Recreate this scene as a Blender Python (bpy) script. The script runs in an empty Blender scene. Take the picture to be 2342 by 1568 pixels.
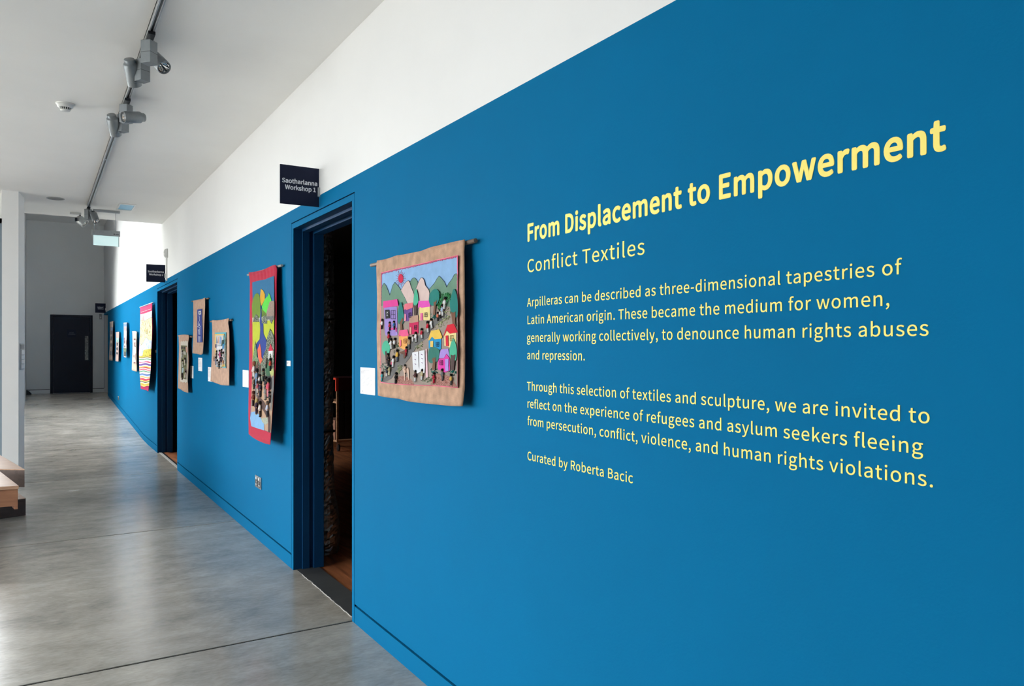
import bpy, bmesh, math, random, os
from mathutils import Vector, Matrix
random.seed(7)
C = bpy.context.scene.collection
SC = bpy.context.scene

# ------------------------------------------------------------------ camera, world, light, exposure
F_PX, HORIZON, VPX, CAM_H = 1740.0, 799.0, 86.0, 1.4
YAW = math.atan((1171 - VPX) / F_PX)
cd = bpy.data.cameras.new('camera'); cd.sensor_width = 36; cd.sensor_fit = 'HORIZONTAL'
cd.lens = F_PX / 2342 * 36; cd.shift_y = (HORIZON - 784) / 2342; cd.clip_start = 0.05; cd.clip_end = 200
cam = bpy.data.objects.new('camera', cd); cam.location = (0, 0, CAM_H)
cam.rotation_euler = (math.pi / 2, 0, -YAW); C.objects.link(cam); SC.camera = cam

W_ = bpy.data.worlds.new('overcast_sky'); SC.world = W_; W_.use_nodes = True
bg = W_.node_tree.nodes['Background']; bg.inputs[0].default_value = (1.0, 0.985, 0.965, 1); bg.inputs[1].default_value = 5.0
SC.view_settings.view_transform = 'Standard'; SC.view_settings.look = 'None'
SC.view_settings.exposure = 1.36; SC.view_settings.gamma = 1.0; SC.view_settings.use_curve_mapping = False
SC.cycles.use_denoising = True
SC.cycles.max_bounces = 10; SC.cycles.diffuse_bounces = 6; SC.cycles.glossy_bounces = 3; SC.cycles.transmission_bounces = 4
SC.cycles.sample_clamp_indirect = 8.0
SC.cycles.caustics_reflective = False; SC.cycles.caustics_refractive = False

def portal(loc, rot, sx, sy):
    l = bpy.data.lights.new('daylight_portal', 'AREA'); l.shape = 'RECTANGLE'; l.size = sx; l.size_y = sy
    l.cycles.is_portal = True
    o = bpy.data.objects.new('daylight_portal', l); o.location = loc; o.rotation_euler = rot; C.objects.link(o)

# ------------------------------------------------------------------ materials
def lin(c):
    c = c / 255.0
    return c / 12.92 if c <= 0.04045 else ((c + 0.055) / 1.055) ** 2.4
def rgb(r, g, b): return (lin(r), lin(g), lin(b), 1)
_M = {}
def mat(name, col, rough=0.6, metal=0.0, spec=0.5, bump=0.0, bscale=200, var=0.0, vscale=30, emit=0.0, coat=0.0):
    if name in _M: return _M[name]
    m = bpy.data.materials.new(name); m.use_nodes = True; nt = m.node_tree; N = nt.nodes; L = nt.links
    p = N['Principled BSDF']; p.inputs['Base Color'].default_value = col; p.inputs['Roughness'].default_value = rough
    p.inputs['Metallic'].default_value = metal; p.inputs['Specular IOR Level'].default_value = spec
    p.inputs['Coat Weight'].default_value = coat
    if emit: p.inputs['Emission Color'].default_value = col; p.inputs['Emission Strength'].default_value = emit
    if var or bump:
        tc = N.new('ShaderNodeTexCoord')
    if var:
        n = N.new('ShaderNodeTexNoise'); n.inputs['Scale'].default_value = vscale; n.inputs['Detail'].default_value = 5
        L.new(tc.outputs['Object'], n.inputs['Vector'])
        r = N.new('ShaderNodeMapRange'); r.inputs[3].default_value = 1 - var; r.inputs[4].default_value = 1 + var
        r.inputs[1].default_value = 0.3; r.inputs[2].default_value = 0.7
        L.new(n.outputs['Fac'], r.inputs[0])
        mx = N.new('ShaderNodeMix'); mx.data_type = 'RGBA'; mx.blend_type = 'MULTIPLY'; mx.inputs[0].default_value = 1
        mx.inputs[6].default_value = col; L.new(r.outputs[0], mx.inputs[7]); L.new(mx.outputs[2], p.inputs['Base Color'])
    if bump:
        n2 = N.new('ShaderNodeTexNoise'); n2.inputs['Scale'].default_value = bscale; n2.inputs['Detail'].default_value = 3
        L.new(tc.outputs['Object'], n2.inputs['Vector'])
        b = N.new('ShaderNodeBump'); b.inputs['Strength'].default_value = bump; b.inputs['Distance'].default_value = 0.002
        L.new(n2.outputs['Fac'], b.inputs['Height']); L.new(b.outputs['Normal'], p.inputs['Normal'])
    _M[name] = m; return m

def weave(name, c1, c2, scale=900, rough=0.9, bump=0.5, var=0.12):
    """plain woven cloth: two crossing thread waves plus blotchy dye"""
    if name in _M: return _M[name]
    m = bpy.data.materials.new(name); m.use_nodes = True; nt = m.node_tree; N = nt.nodes; L = nt.links
    p = N['Principled BSDF']; p.inputs['Roughness'].default_value = rough; p.inputs['Specular IOR Level'].default_value = 0.15
    p.inputs['Sheen Weight'].default_value = 0.15
    tc = N.new('ShaderNodeTexCoord')
    ws = []
    for ax in ('Y', 'Z'):
        w = N.new('ShaderNodeTexWave'); w.wave_type = 'BANDS'; w.bands_direction = ax
        w.inputs['Scale'].default_value = scale / 6.28; w.inputs['Distortion'].default_value = 3.0
        w.inputs['Detail'].default_value = 2; w.inputs['Detail Scale'].default_value = 0.6
        L.new(tc.outputs['Object'], w.inputs['Vector']); ws.append(w)
    ad = N.new('ShaderNodeMath'); ad.operation = 'ADD'; L.new(ws[0].outputs['Fac'], ad.inputs[0]); L.new(ws[1].outputs['Fac'], ad.inputs[1])
    hf = N.new('ShaderNodeMath'); hf.operation = 'MULTIPLY'; hf.inputs[1].default_value = 0.5; L.new(ad.outputs[0], hf.inputs[0])
    n = N.new('ShaderNodeTexNoise'); n.inputs['Scale'].default_value = 25; n.inputs['Detail'].default_value = 6; L.new(tc.outputs['Object'], n.inputs['Vector'])
    mx = N.new('ShaderNodeMix'); mx.data_type = 'RGBA'; mx.inputs[6].default_value = c2; mx.inputs[7].default_value = c1; L.new(hf.outputs[0], mx.inputs[0])
    r = N.new('ShaderNodeMapRange'); r.inputs[1].default_value = 0.3; r.inputs[2].default_value = 0.7; r.inputs[3].default_value = 1 - var; r.inputs[4].default_value = 1 + var
    L.new(n.outputs['Fac'], r.inputs[0])
    m2 = N.new('ShaderNodeMix'); m2.data_type = 'RGBA'; m2.blend_type = 'MULTIPLY'; m2.inputs[0].default_value = 1
    L.new(mx.outputs[2], m2.inputs[6]); L.new(r.outputs[0], m2.inputs[7]); L.new(m2.outputs[2], p.inputs['Base Color'])
    b = N.new('ShaderNodeBump'); b.inputs['Strength'].default_value = bump; b.inputs['Distance'].default_value = 0.001
    L.new(hf.outputs[0], b.inputs['Height']); L.new(b.outputs['Normal'], p.inputs['Normal'])
    _M[name] = m; return m

def cloth_mat(c):
    """plain coloured cotton, c = sRGB triple"""
    k = 'cotton_%d_%d_%d' % c
    c1 = tuple(x * 0.85 for x in rgb(*c)[:3]) + (1,); c2 = tuple(x * 0.76 for x in c1[:3]) + (1,)
    return weave(k, c1, c2, scale=1500, bump=0.25, var=0.07)

def pattern(name, cols, scale=60, stretch=(1, 1, 1)):
    """printed cloth with blotches of several colours"""
    if name in _M: return _M[name]
    m = bpy.data.materials.new(name); m.use_nodes = True; nt = m.node_tree; N = nt.nodes; L = nt.links
    p = N['Principled BSDF']; p.inputs['Roughness'].default_value = 0.9; p.inputs['Specular IOR Level'].default_value = 0.15
    tc = N.new('ShaderNodeTexCoord'); mp = N.new('ShaderNodeMapping'); mp.inputs['Scale'].default_value = stretch
    L.new(tc.outputs['Object'], mp.inputs['Vector'])
    n = N.new('ShaderNodeTexNoise'); n.inputs['Scale'].default_value = scale; n.inputs['Detail'].default_value = 2; n.inputs['Distortion'].default_value = 0.6
    L.new(mp.outputs[0], n.inputs['Vector'])
    cr = N.new('ShaderNodeValToRGB'); cr.color_ramp.interpolation = 'CONSTANT'
    e = cr.color_ramp.elements
    while len(e) < len(cols): e.new(0.5)
    for i, c in enumerate(cols):
        e[i].position = 0.0 if i == 0 else 0.36 + 0.28 * i / len(cols); e[i].color = tuple(x * 0.8 for x in rgb(*c)[:3]) + (1,)
    L.new(n.outputs['Fac'], cr.inputs[0]); L.new(cr.outputs[0], p.inputs['Base Color'])
    _M[name] = m; return m

def paint(name, col, rough, bump, streak=0.05):
    """roller painted plaster with slight orange peel and cloudy coats"""
    m = bpy.data.materials.new(name); m.use_nodes = True; nt = m.node_tree; N = nt.nodes; L = nt.links
    p = N['Principled BSDF']; p.inputs['Specular IOR Level'].default_value = 0.04
    tc = N.new('ShaderNodeTexCoord')
    n = N.new('ShaderNodeTexNoise'); n.inputs['Scale'].default_value = 1.3; n.inputs['Detail'].default_value = 8; n.inputs['Roughness'].default_value = 0.6
    L.new(tc.outputs['Object'], n.inputs['Vector'])
    r = N.new('ShaderNodeMapRange'); r.inputs[1].default_value = 0.3; r.inputs[2].default_value = 0.7; r.inputs[3].default_value = 1 - streak; r.inputs[4].default_value = 1 + streak
    L.new(n.outputs['Fac'], r.inputs[0])
    mx = N.new('ShaderNodeMix'); mx.data_type = 'RGBA'; mx.blend_type = 'MULTIPLY'; mx.inputs[0].default_value = 1; mx.inputs[6].default_value = col
    L.new(r.outputs[0], mx.inputs[7]); L.new(mx.outputs[2], p.inputs['Base Color'])
    r2 = N.new('ShaderNodeMapRange'); r2.inputs[3].default_value = rough - 0.06; r2.inputs[4].default_value = rough + 0.06
    L.new(n.outputs['Fac'], r2.inputs[0]); L.new(r2.outputs[0], p.inputs['Roughness'])
    n2 = N.new('ShaderNodeTexNoise'); n2.inputs['Scale'].default_value = 160; n2.inputs['Detail'].default_value = 2
    L.new(tc.outputs['Object'], n2.inputs['Vector'])
    b = N.new('ShaderNodeBump'); b.inputs['Strength'].default_value = bump; b.inputs['Distance'].default_value = 0.002
    L.new(n2.outputs['Fac'], b.inputs['Height']); L.new(b.outputs['Normal'], p.inputs['Normal'])
    _M[name] = m; return m

M_BLUE = paint('blue_wall_paint', (0.002, 0.132, 0.290, 1), 0.75, 0.12, 0.04)
M_WHITE = paint('white_wall_paint', (0.755, 0.75, 0.745, 1), 0.65, 0.08, 0.02)
M_CEIL = paint('ceiling_paint', (0.90, 0.895, 0.88, 1), 0.8, 0.1, 0.02)
M_GREYW = paint('far_wall_paint', (0.88, 0.89, 0.885, 1), 0.7, 0.08, 0.02)
M_FRAME = mat('blue_gloss_paint', (0.003, 0.055, 0.15, 1), 0.35, bump=0.05)
M_NAVY = mat('navy_door_paint', (0.016, 0.019, 0.034, 1), 0.5, spec=0.2, var=0.08, vscale=3)
M_GROOVE = mat('groove_shade', (0.001, 0.007, 0.022, 1), 0.9, spec=0.02)  # shade inside grooves and gaps is put into this colour
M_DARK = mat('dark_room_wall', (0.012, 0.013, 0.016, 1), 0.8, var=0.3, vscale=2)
M_BLACK = mat('black_plastic', (0.006, 0.007, 0.01, 1), 0.4)
M_GREYM = mat('silver_grey_lacquer', (0.23, 0.25, 0.265, 1), 0.38, metal=0.35, var=0.04, vscale=40)
M_ALU = mat('brushed_aluminium', (0.40, 0.42, 0.44, 1), 0.33, metal=0.8, var=0.06, vscale=60)
M_CHROME = mat('polished_reflector', (0.85, 0.85, 0.85, 1), 0.08, metal=1.0)
M_WPLAS = mat('white_plastic', (0.72, 0.72, 0.70, 1), 0.35)
M_GPLAS = mat('grey_plastic', (0.36, 0.37, 0.37, 1), 0.4)
M_SIGN = mat('dark_navy_sign', (0.010, 0.014, 0.038, 1), 0.5, spec=0.15)
M_TXTW = mat('white_lettering', (0.72, 0.74, 0.78, 1), 0.5)
M_TXTY = mat('yellow_vinyl', (0.93, 0.76, 0.155, 1), 0.55)
M_CARD = mat('white_card', (0.82, 0.82, 0.84, 1), 0.6)
M_INK = mat('grey_ink', (0.18, 0.18, 0.20, 1), 0.8)
M_DOWEL = mat('brown_dowel_wood', rgb(128, 108, 92), 0.5, var=0.25, vscale=40)
M_BURLAP = weave('tan_burlap', rgb(200, 164, 138), rgb(156, 120, 98), scale=900, bump=0.6, var=0.22)
M_BURLAP2 = weave('pink_tan_burlap', rgb(206, 172, 150), rgb(166, 130, 110), scale=900, bump=0.6, var=0.15)
M_STEEL = mat('brushed_steel_plate', (0.55, 0.56, 0.58, 1), 0.25, metal=1.0)

def wood(name, c1, c2, rough, axis='X', scale=3.0, spec=0.4):
    m = bpy.data.materials.new(name); m.use_nodes = True; nt = m.node_tree; N = nt.nodes; L = nt.links
    p = N['Principled BSDF']; p.inputs['Roughness'].default_value = rough; p.inputs['Specular IOR Level'].default_value = spec
    tc = N.new('ShaderNodeTexCoord'); mp = N.new('ShaderNodeMapping')
    mp.inputs['Scale'].default_value = (1, 10, 10) if axis == 'X' else (10, 1, 10)
    L.new(tc.outputs['Object'], mp.inputs['Vector'])
    n = N.new('ShaderNodeTexNoise'); n.inputs['Scale'].default_value = scale; n.inputs['Detail'].default_value = 7; n.inputs['Distortion'].default_value = 0.8
    L.new(mp.outputs[0], n.inputs['Vector'])
    cr = N.new('ShaderNodeValToRGB'); cr.color_ramp.elements[0].position = 0.3; cr.color_ramp.elements[1].position = 0.7
    cr.color_ramp.elements[0].color = c2; cr.color_ramp.elements[1].color = c1
    L.new(n.outputs['Fac'], cr.inputs[0]); L.new(cr.outputs[0], p.inputs['Base Color'])
    _M[name] = m; return m
M_BENCH = wood('bench_plywood', rgb(184, 150, 124), rgb(160, 124, 100), 0.38)
M_PLINTH = wood('shaded_plinth_wood', rgb(92, 74, 66), rgb(72, 58, 52), 0.5)  # dark wood, with the shade of backlit fronts mixed into the colour
M_APRON = wood('shaded_apron_wood', rgb(150, 104, 76), rgb(122, 82, 60), 0.45)  # browner than the top: shade of the backlit front painted in
M_WFLOOR = wood('workshop_floor_board', rgb(190, 120, 78), rgb(120, 66, 40), 0.45, 'Y', 2.0)
M_CART = wood('cart_birch_ply', rgb(205, 160, 125), rgb(170, 125, 95), 0.5)

def concrete(name, base, spread, rough):
    m = bpy.data.materials.new(name); m.use_nodes = True; nt = m.node_tree; N = nt.nodes; L = nt.links
    p = N['Principled BSDF']; p.inputs['Specular IOR Level'].default_value = 0.75
    tc = N.new('ShaderNodeTexCoord')
    def noise(scale, det, dist=0.0, st=(1, 1, 1)):
        mp = N.new('ShaderNodeMapping'); mp.inputs['Scale'].default_value = st; L.new(tc.outputs['Object'], mp.inputs['Vector'])
        n = N.new('ShaderNodeTexNoise'); n.inputs['Scale'].default_value = scale; n.inputs['Detail'].default_value = det; n.inputs['Distortion'].default_value = dist
        n.inputs['Roughness'].default_value = 0.62
        L.new(mp.outputs[0], n.inputs['Vector']); return n
    a = noise(0.9, 6, 0.2); b = noise(5, 6, 0.4, (0.75, 1.3, 1)); c = noise(38, 6, 0.6, (0.6, 1.5, 1))
    def mul(n, k):
        q = N.new('ShaderNodeMath'); q.operation = 'MULTIPLY_ADD'; q.inputs[1].default_value = k; q.inputs[2].default_value = -k / 2; L.new(n.outputs['Fac'], q.inputs[0]); return q
    def add(x, y):
        q = N.new('ShaderNodeMath'); q.operation = 'ADD'; L.new(x.outputs[0], q.inputs[0]); L.new(y.outputs[0], q.inputs[1]); return q
    s = add(add(mul(a, 1.0), mul(b, 0.8)), mul(c, 0.55))
    o = N.new('ShaderNodeMath'); o.operation = 'ADD'; o.inputs[1].default_value = 0.5; L.new(s.outputs[0], o.inputs[0])
    cr = N.new('ShaderNodeValToRGB'); e = cr.color_ramp.elements; e[0].position = 0.15; e[1].position = 0.85
    e[0].color = tuple(x * (1 - spread) for x in base) + (1,); e[1].color = tuple(x * (1 + spread) for x in base) + (1,)
    L.new(o.outputs[0], cr.inputs[0]); L.new(cr.outputs[0], p.inputs['Base Color'])
    r = N.new('ShaderNodeMapRange'); r.inputs[1].default_value = 0.1; r.inputs[2].default_value = 0.9; r.inputs[3].default_value = rough - 0.05; r.inputs[4].default_value = rough + 0.07
    L.new(o.outputs[0], r.inputs[0]); L.new(r.outputs[0], p.inputs['Roughness'])
    bp = N.new('ShaderNodeBump'); bp.inputs['Strength'].default_value = 0.03; bp.inputs['Distance'].default_value = 0.004
    L.new(b.outputs['Fac'], bp.inputs['Height']); L.new(bp.outputs['Normal'], p.inputs['Normal'])
    _M[name] = m; return m
M_CONC = concrete('polished_concrete', (0.385, 0.352, 0.305), 0.42, 0.215)
M_THRESH = concrete('dark_threshold_concrete', (0.042, 0.044, 0.044), 0.75, 0.5)
M_JOINT = mat('floor_joint', (0.008, 0.008, 0.009, 1), 1.0, spec=0.0)
M_CAULK = mat('worn_white_edge', (0.45, 0.44, 0.42, 1), 0.8, var=0.4, vscale=60)

def glass_mat(name, tint=(0.95, 0.98, 1.0, 1)):
    m = bpy.data.materials.new(name); m.use_nodes = True; nt = m.node_tree; N = nt.nodes; L = nt.links
    for n in list(N): N.remove(n)
    o = N.new('ShaderNodeOutputMaterial'); t = N.new('ShaderNodeBsdfTransparent'); t.inputs[0].default_value = tint
    g = N.new('ShaderNodeBsdfGlossy'); g.inputs['Roughness'].default_value = 0.02
    f = N.new('ShaderNodeFresnel'); f.inputs[0].default_value = 1.45
    mx = N.new('ShaderNodeMixShader'); L.new(f.outputs[0], mx.inputs[0]); L.new(t.outputs[0], mx.inputs[1]); L.new(g.outputs[0], mx.inputs[2]); L.new(mx.outputs[0], o.inputs[0])
    _M[name] = m; return m
M_GLASS = glass_mat('window_glass')
M_WFRAME = mat('window_frame_grey', rgb(120, 134, 146), 0.45)

# ------------------------------------------------------------------ geometry helpers
def bx(bm, x0, x1, y0, y1, z0, z1, mi=0):
    vs = [bm.verts.new(p) for p in ((x0, y0, z0), (x1, y0, z0), (x1, y1, z0), (x0, y1, z0), (x0, y0, z1), (x1, y0, z1), (x1, y1, z1), (x0, y1, z1))]
    for q in ((3, 2, 1, 0), (4, 5, 6, 7), (0, 1, 5, 4), (1, 2, 6, 5), (2, 3, 7, 6), (3, 0, 4, 7)):
        f = bm.faces.new([vs[i] for i in q]); f.material_index = mi
    return vs
def prism(bm, pts, fn, d0, d1, mi=0):
    """closed outline pts mapped to 3D by fn(p, depth)"""
    a = [bm.verts.new(fn(p, d0)) for p in pts]; b = [bm.verts.new(fn(p, d1)) for p in pts]
    n = len(pts); fs = [bm.faces.new(a), bm.faces.new(list(reversed(b)))]
    for i in range(n):
        fs.append(bm.faces.new((a[i], b[i], b[(i + 1) % n], a[(i + 1) % n])))
    for f in fs: f.material_index = mi
    return fs
def tube(bm, p0, p1, r0, r1=None, seg=20, mi=0, caps=True):
    p0, p1 = Vector(p0), Vector(p1); r1 = r0 if r1 is None else r1
    d = (p1 - p0).normalized(); u = d.orthogonal().normalized(); v = d.cross(u)
    A, B = [], []
    for i in range(seg):
        t = 2 * math.pi * i / seg; w = u * math.cos(t) + v * math.sin(t)
        A.append(bm.verts.new(p0 + w * r0)); B.append(bm.verts.new(p1 + w * r1))
    for i in range(seg):
        f = bm.faces.new((A[i], A[(i + 1) % seg], B[(i + 1) % seg], B[i])); f.material_index = mi; f.smooth = True
    if caps:
        f = bm.faces.new(list(reversed(A))); f.material_index = mi
        f = bm.faces.new(B); f.material_index = mi
def lathe(bm, o, d, prof, seg=32, mi=0):
    """prof: list of (distance along d, radius)"""
    o, d = Vector(o), Vector(d).normalized(); u = d.orthogonal().normalized(); v = d.cross(u); rings = []
    for (h, r) in prof:
        rings.append([bm.verts.new(o + d * h + (u * math.cos(2 * math.pi * i / seg) + v * math.sin(2 * math.pi * i / seg)) * max(r, 1e-5)) for i in range(seg)])
    for a, b in zip(rings, rings[1:]):
        for i in range(seg):
            f = bm.faces.new((a[i], a[(i + 1) % seg], b[(i + 1) % seg], b[i])); f.material_index = mi; f.smooth = True
def ball(bm, c, r, mi=0, seg=10, rings=7):
    c = Vector(c); rx, ry, rz = (r, r, r) if not hasattr(r, '__len__') else r
    R = []
    for j in range(1, rings):
        th = math.pi * j / rings
        R.append([bm.verts.new(c + Vector((rx * math.sin(th) * math.cos(2 * math.pi * i / seg), ry * math.sin(th) * math.sin(2 * math.pi * i / seg), rz * math.cos(th)))) for i in range(seg)])
    t = bm.verts.new(c + Vector((0, 0, rz))); b = bm.verts.new(c - Vector((0, 0, rz)))
    fs = []
    for i in range(seg):
        fs.append(bm.faces.new((t, R[0][i], R[0][(i + 1) % seg]))); fs.append(bm.faces.new((b, R[-1][(i + 1) % seg], R[-1][i])))
        for j in range(len(R) - 1): fs.append(bm.faces.new((R[j][i], R[j + 1][i], R[j + 1][(i + 1) % seg], R[j][(i + 1) % seg])))
    for f in fs: f.material_index = mi; f.smooth = True
ORG = {}
def obj(name, bm, mats, parent=None, bevel=0.0, sharp=None, fixn=True):
    if fixn: bmesh.ops.recalc_face_normals(bm, faces=bm.faces)
    if parent is not None and ORG.get(parent.name) is not None:
        bmesh.ops.translate(bm, verts=bm.verts, vec=-ORG[parent.name])
    me = bpy.data.meshes.new(name); bm.to_mesh(me); bm.free()
    for m in (mats if isinstance(mats, (list, tuple)) else [mats]): me.materials.append(m)
    o = bpy.data.objects.new(name, me); C.objects.link(o)
    if parent is not None:
        o.parent = parent; ORG[o.name] = ORG.get(parent.name)
    else: ORG[o.name] = None
    if bevel:
        b = o.modifiers.new('edge', 'BEVEL'); b.width = bevel; b.segments = 2; b.limit_method = 'ANGLE'; b.angle_limit = math.radians(40)
    return o
def setp(o, label=None, cat=None, group=None, kind=None):
    if label: o['label'] = label
    if cat: o['category'] = cat
    if group: o['group'] = group
    if kind: o['kind'] = kind
    return o
def thing(name, loc, label, cat, group=None):
    o = bpy.data.objects.new(name, None); o.empty_display_size = 0.1; C.objects.link(o); o.location = loc
    ORG[o.name] = Vector(loc); return setp(o, label, cat, group)
def struct(name, bm, mats, parent=None, bevel=0.0):
    o = obj(name, bm, mats, parent, bevel)
    if parent is None: o['kind'] = 'structure'
    return o
def BM(): return bmesh.new()

# ------------------------------------------------------------------ survey: where a wall feature sits in the room, read from sight lines
cs, sn = math.cos(YAW), math.sin(YAW)
def ray(u, v):
    a = (u - 1171) / F_PX; b = (HORIZON - v) / F_PX
    return (a * cs + sn, -a * sn + cs, b)
WX = 1.3774                       # face of the blue wall
BLUE_Z, CEIL_Z, HIGH_Z, FAR_Y, CEIL_Y = 2.288, 3.035, 4.42, 21.04, 10.825
def on_wall(u, v, gap=0.0):
    d = ray(u, v); t = (WX - gap) / d[0]
    return Vector((WX - gap, t * d[1], CAM_H + t * d[2]))
def at_y(u, v, Y):
    d = ray(u, v); t = Y / d[1]
    return Vector((t * d[0], Y, CAM_H + t * d[2]))
def floor_z(y):
    pts = [(-9, 0), (12.4, 0), (13.0, 0.012), (13.6, 0.042), (20.1, 0.345), (20.5, 0.362), (30, 0.362)]
    for (a, b), (c, d) in zip(pts, pts[1:]):
        if y <= c: return b + (d - b) * (y - a) / (c - a)
    return 0.362

# ------------------------------------------------------------------ floor
bm = BM()
ys = [-4.2]
JOINTS = [1.05, 3.77, 6.47, 9.48, 12.33]
for j in JOINTS: ys += [j - 0.009, j + 0.009]
ys += [12.4, 13.0, 13.3, 13.6, 20.1, 20.3, 20.5, FAR_Y + 0.3]
for a, b in zip(ys, ys[1:]):
    j = any(abs((a + b) / 2 - q) < 0.002 for q in JOINTS)
    xl = -6.2 if b < 9.6 else -0.5
    dz = -0.004 if j else 0
    bx(bm, xl, WX + 0.02, a, b, -0.25, floor_z(a) + dz, 1 if j else 0)
    if b > 12.4:
        bm.verts.ensure_lookup_table()
        for v in bm.verts[-8:]:
            if v.co.z > -0.2: v.co.z = floor_z(v.co.y)
struct('floor', bm, [M_CONC, M_JOINT])
# workshop floor behind the blue wall
bm = BM(); bx(bm, WX + 0.15, 6.2, 1.5, 14.0, -0.25, -0.004); struct('floor_workshop', bm, M_WFLOOR)
# gallery floor behind third opening
bm = BM(); bx(bm, WX + 0.02, 4.5, 19.0, 21.3, 0.0, 0.362); struct('floor_gallery', bm, M_CONC)

# ------------------------------------------------------------------ right wall (blue below, white above) with its openings
D1 = (3.732, 4.875); D2 = (9.53, 11.335); D3 = (19.854, 20.95)
HEAD = 2.208; T = 0.20; RC = 0.014
segs = [(-4.2, D1[0]), (D1[1], D2[0]), (D2[1], D3[0]), (D3[1], FAR_Y + 0.3)]
bm = BM()
def strip(y0, y1, zlo, zhi, x0, x1, mi, follow=False):
    pts = sorted(set([y0, y1] + [y for y in (12.4, 13.0, 13.6, 20.1, 20.5) if y0 < y < y1]))
    for a, b in zip(pts, pts[1:]):
        v = bx(bm, x0, x1, a, b, zlo, zhi, mi)
        if follow:
            for i in (0, 1, 2, 3): v[i].co.z = zlo + floor_z(v[i].co.y)
GR0, GR1 = 0.086, 0.098
for (a, b) in segs:
    strip(a, b, GR1, BLUE_Z, WX, WX + T, 0, True)
    strip(a, b, GR0 - 0.01, GR1 + 0.01, WX + RC, WX + T, 2, True)
for (a, b), h in ((D1, HEAD), (D2, HEAD + 0.018), (D3, 2.235)):
    bx(bm, WX, WX + T, a, b, h, BLUE_Z, 0)
for (a, b, h) in ((-4.2, CEIL_Y + 0.2, CEIL_Z + 0.3), (CEIL_Y + 0.2, FAR_Y + 0.3, HIGH_Z + 0.15)):
    bx(bm, WX, WX + T, a, b, BLUE_Z, h, 1)
struct('wall_right', bm, [M_BLUE, M_WHITE, M_GROOVE])
for (a, b) in segs[:3]:
    bm = BM()
    pts = sorted(set([a, b] + [y for y in (12.4, 13.0, 13.6, 20.1, 20.5) if a < y < b]))
    for p, q in zip(pts, pts[1:]):
        v = bx(bm, WX, WX + T, p, q, -0.02, GR0)
        for k in v: k.co.z += floor_z(k.co.y)
    struct('baseboard_right', bm, M_BLUE)

# door linings: flush architrave behind a shadow gap, then a stepped lining
def lining(name, y0, y1, head, zf):
    g = 0.007; w = 0.034; d = 0.19
    root = thing(name, (WX, (y0 + y1) / 2, zf), None, None); root['kind'] = 'structure'
    bm = BM()
    a, b, h = y0 + 0.0035, y1 - g, head - g
    for (x0, x1, t) in ((WX + 0.0035, WX + 0.055, w), (WX + 0.055, WX + 0.10, w + 0.016), (WX + 0.10, WX + 0.125, w + 0.004), (WX + 0.125, WX + d, w + 0.026)):
        bx(bm, x0, x1, a, a + t, zf, h - t); bx(bm, x0, x1, b - t, b, zf, h - t); bx(bm, x0, x1, a, b, h - t, h)
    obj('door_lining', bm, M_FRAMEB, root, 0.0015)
    bm = BM(); x0, x1 = WX - 0.0006, WX + 0.004
    bx(bm, x0, x1, a, a + w, zf, h - w); bx(bm, x0, x1, b - w, b, zf, h - w); bx(bm, x0, x1, a, b, h - w, h); obj('architrave_face', bm, M_BLUE, root, 0.0008)
    bm = BM()
    for (p, q) in ((y0 - 0.001, a + 0.001), (b - 0.001, y1 + 0.001)): bx(bm, WX + 0.0012, WX + T, p, q, zf, head + 0.001)
    bx(bm, WX + 0.004, WX + T, y0, y1, h - 0.001, head + 0.001)
    obj('gap_shade_fill', bm, M_GROOVE, root)  # dark fill painted as the shade inside the gap
    return root
M_FRAMEB = mat('dark_blue_lining', (0.002, 0.036, 0.105, 1), 0.45, spec=0.15, bump=0.04)  # lining set to a darker blue than the wall face
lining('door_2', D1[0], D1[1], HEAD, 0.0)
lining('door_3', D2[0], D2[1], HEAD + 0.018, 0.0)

# thresholds
bm = BM(); bx(bm, WX + 0.02, WX + 0.16, D1[0] + 0.04, D1[1] - 0.04, -0.1, 0.002)
tr = struct('trim_1', bm, M_THRESH)
bm = BM()
y = D1[0] + 0.05; 
while y < D1[1] - 0.22:
    L_ = random.uniform(0.03, 0.09); o1, o2 = random.uniform(-.004, .004), random.uniform(-.004, .004)
    prism(bm, [(WX + 0.018 + o1, y), (WX + 0.0215 + o1, y), (WX + 0.0215 + o2, y + L_), (WX + 0.018 + o2, y + L_)], lambda p, d: (p[0], p[1], d), 0.0, 0.003)
    y += L_ + random.choice((0.0, 0.0, 0.004, 0.015))
obj('worn_edge', bm, M_CAULK, tr)
bm = BM(); bx(bm, WX + 0.02, WX + 0.05, D2[0] + 0.04, D2[1] - 0.04, -0.1, 0.004)
tr = struct('trim_2', bm, M_CAULK)
bm = BM(); bx(bm, WX + 0.05, WX + 0.075, D2[0] + 0.04, D2[1] - 0.04, -0.1, 0.003); obj('rubber_seal', bm, M_BLACK, tr)
bm = BM(); bx(bm, WX + 0.075, WX + 0.15, D2[0] + 0.04, D2[1] - 0.04, -0.1, 0.003); obj('floor_edge', bm, M_WFLOOR, tr)

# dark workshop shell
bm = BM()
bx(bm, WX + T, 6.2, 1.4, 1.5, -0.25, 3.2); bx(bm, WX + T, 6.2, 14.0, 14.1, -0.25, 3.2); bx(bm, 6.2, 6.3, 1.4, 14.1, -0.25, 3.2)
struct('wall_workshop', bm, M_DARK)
bm = BM(); bx(bm, WX + T, 6.3, 1.4, 14.1, 3.2, 3.3); struct('ceiling_workshop', bm, M_DARK)
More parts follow.
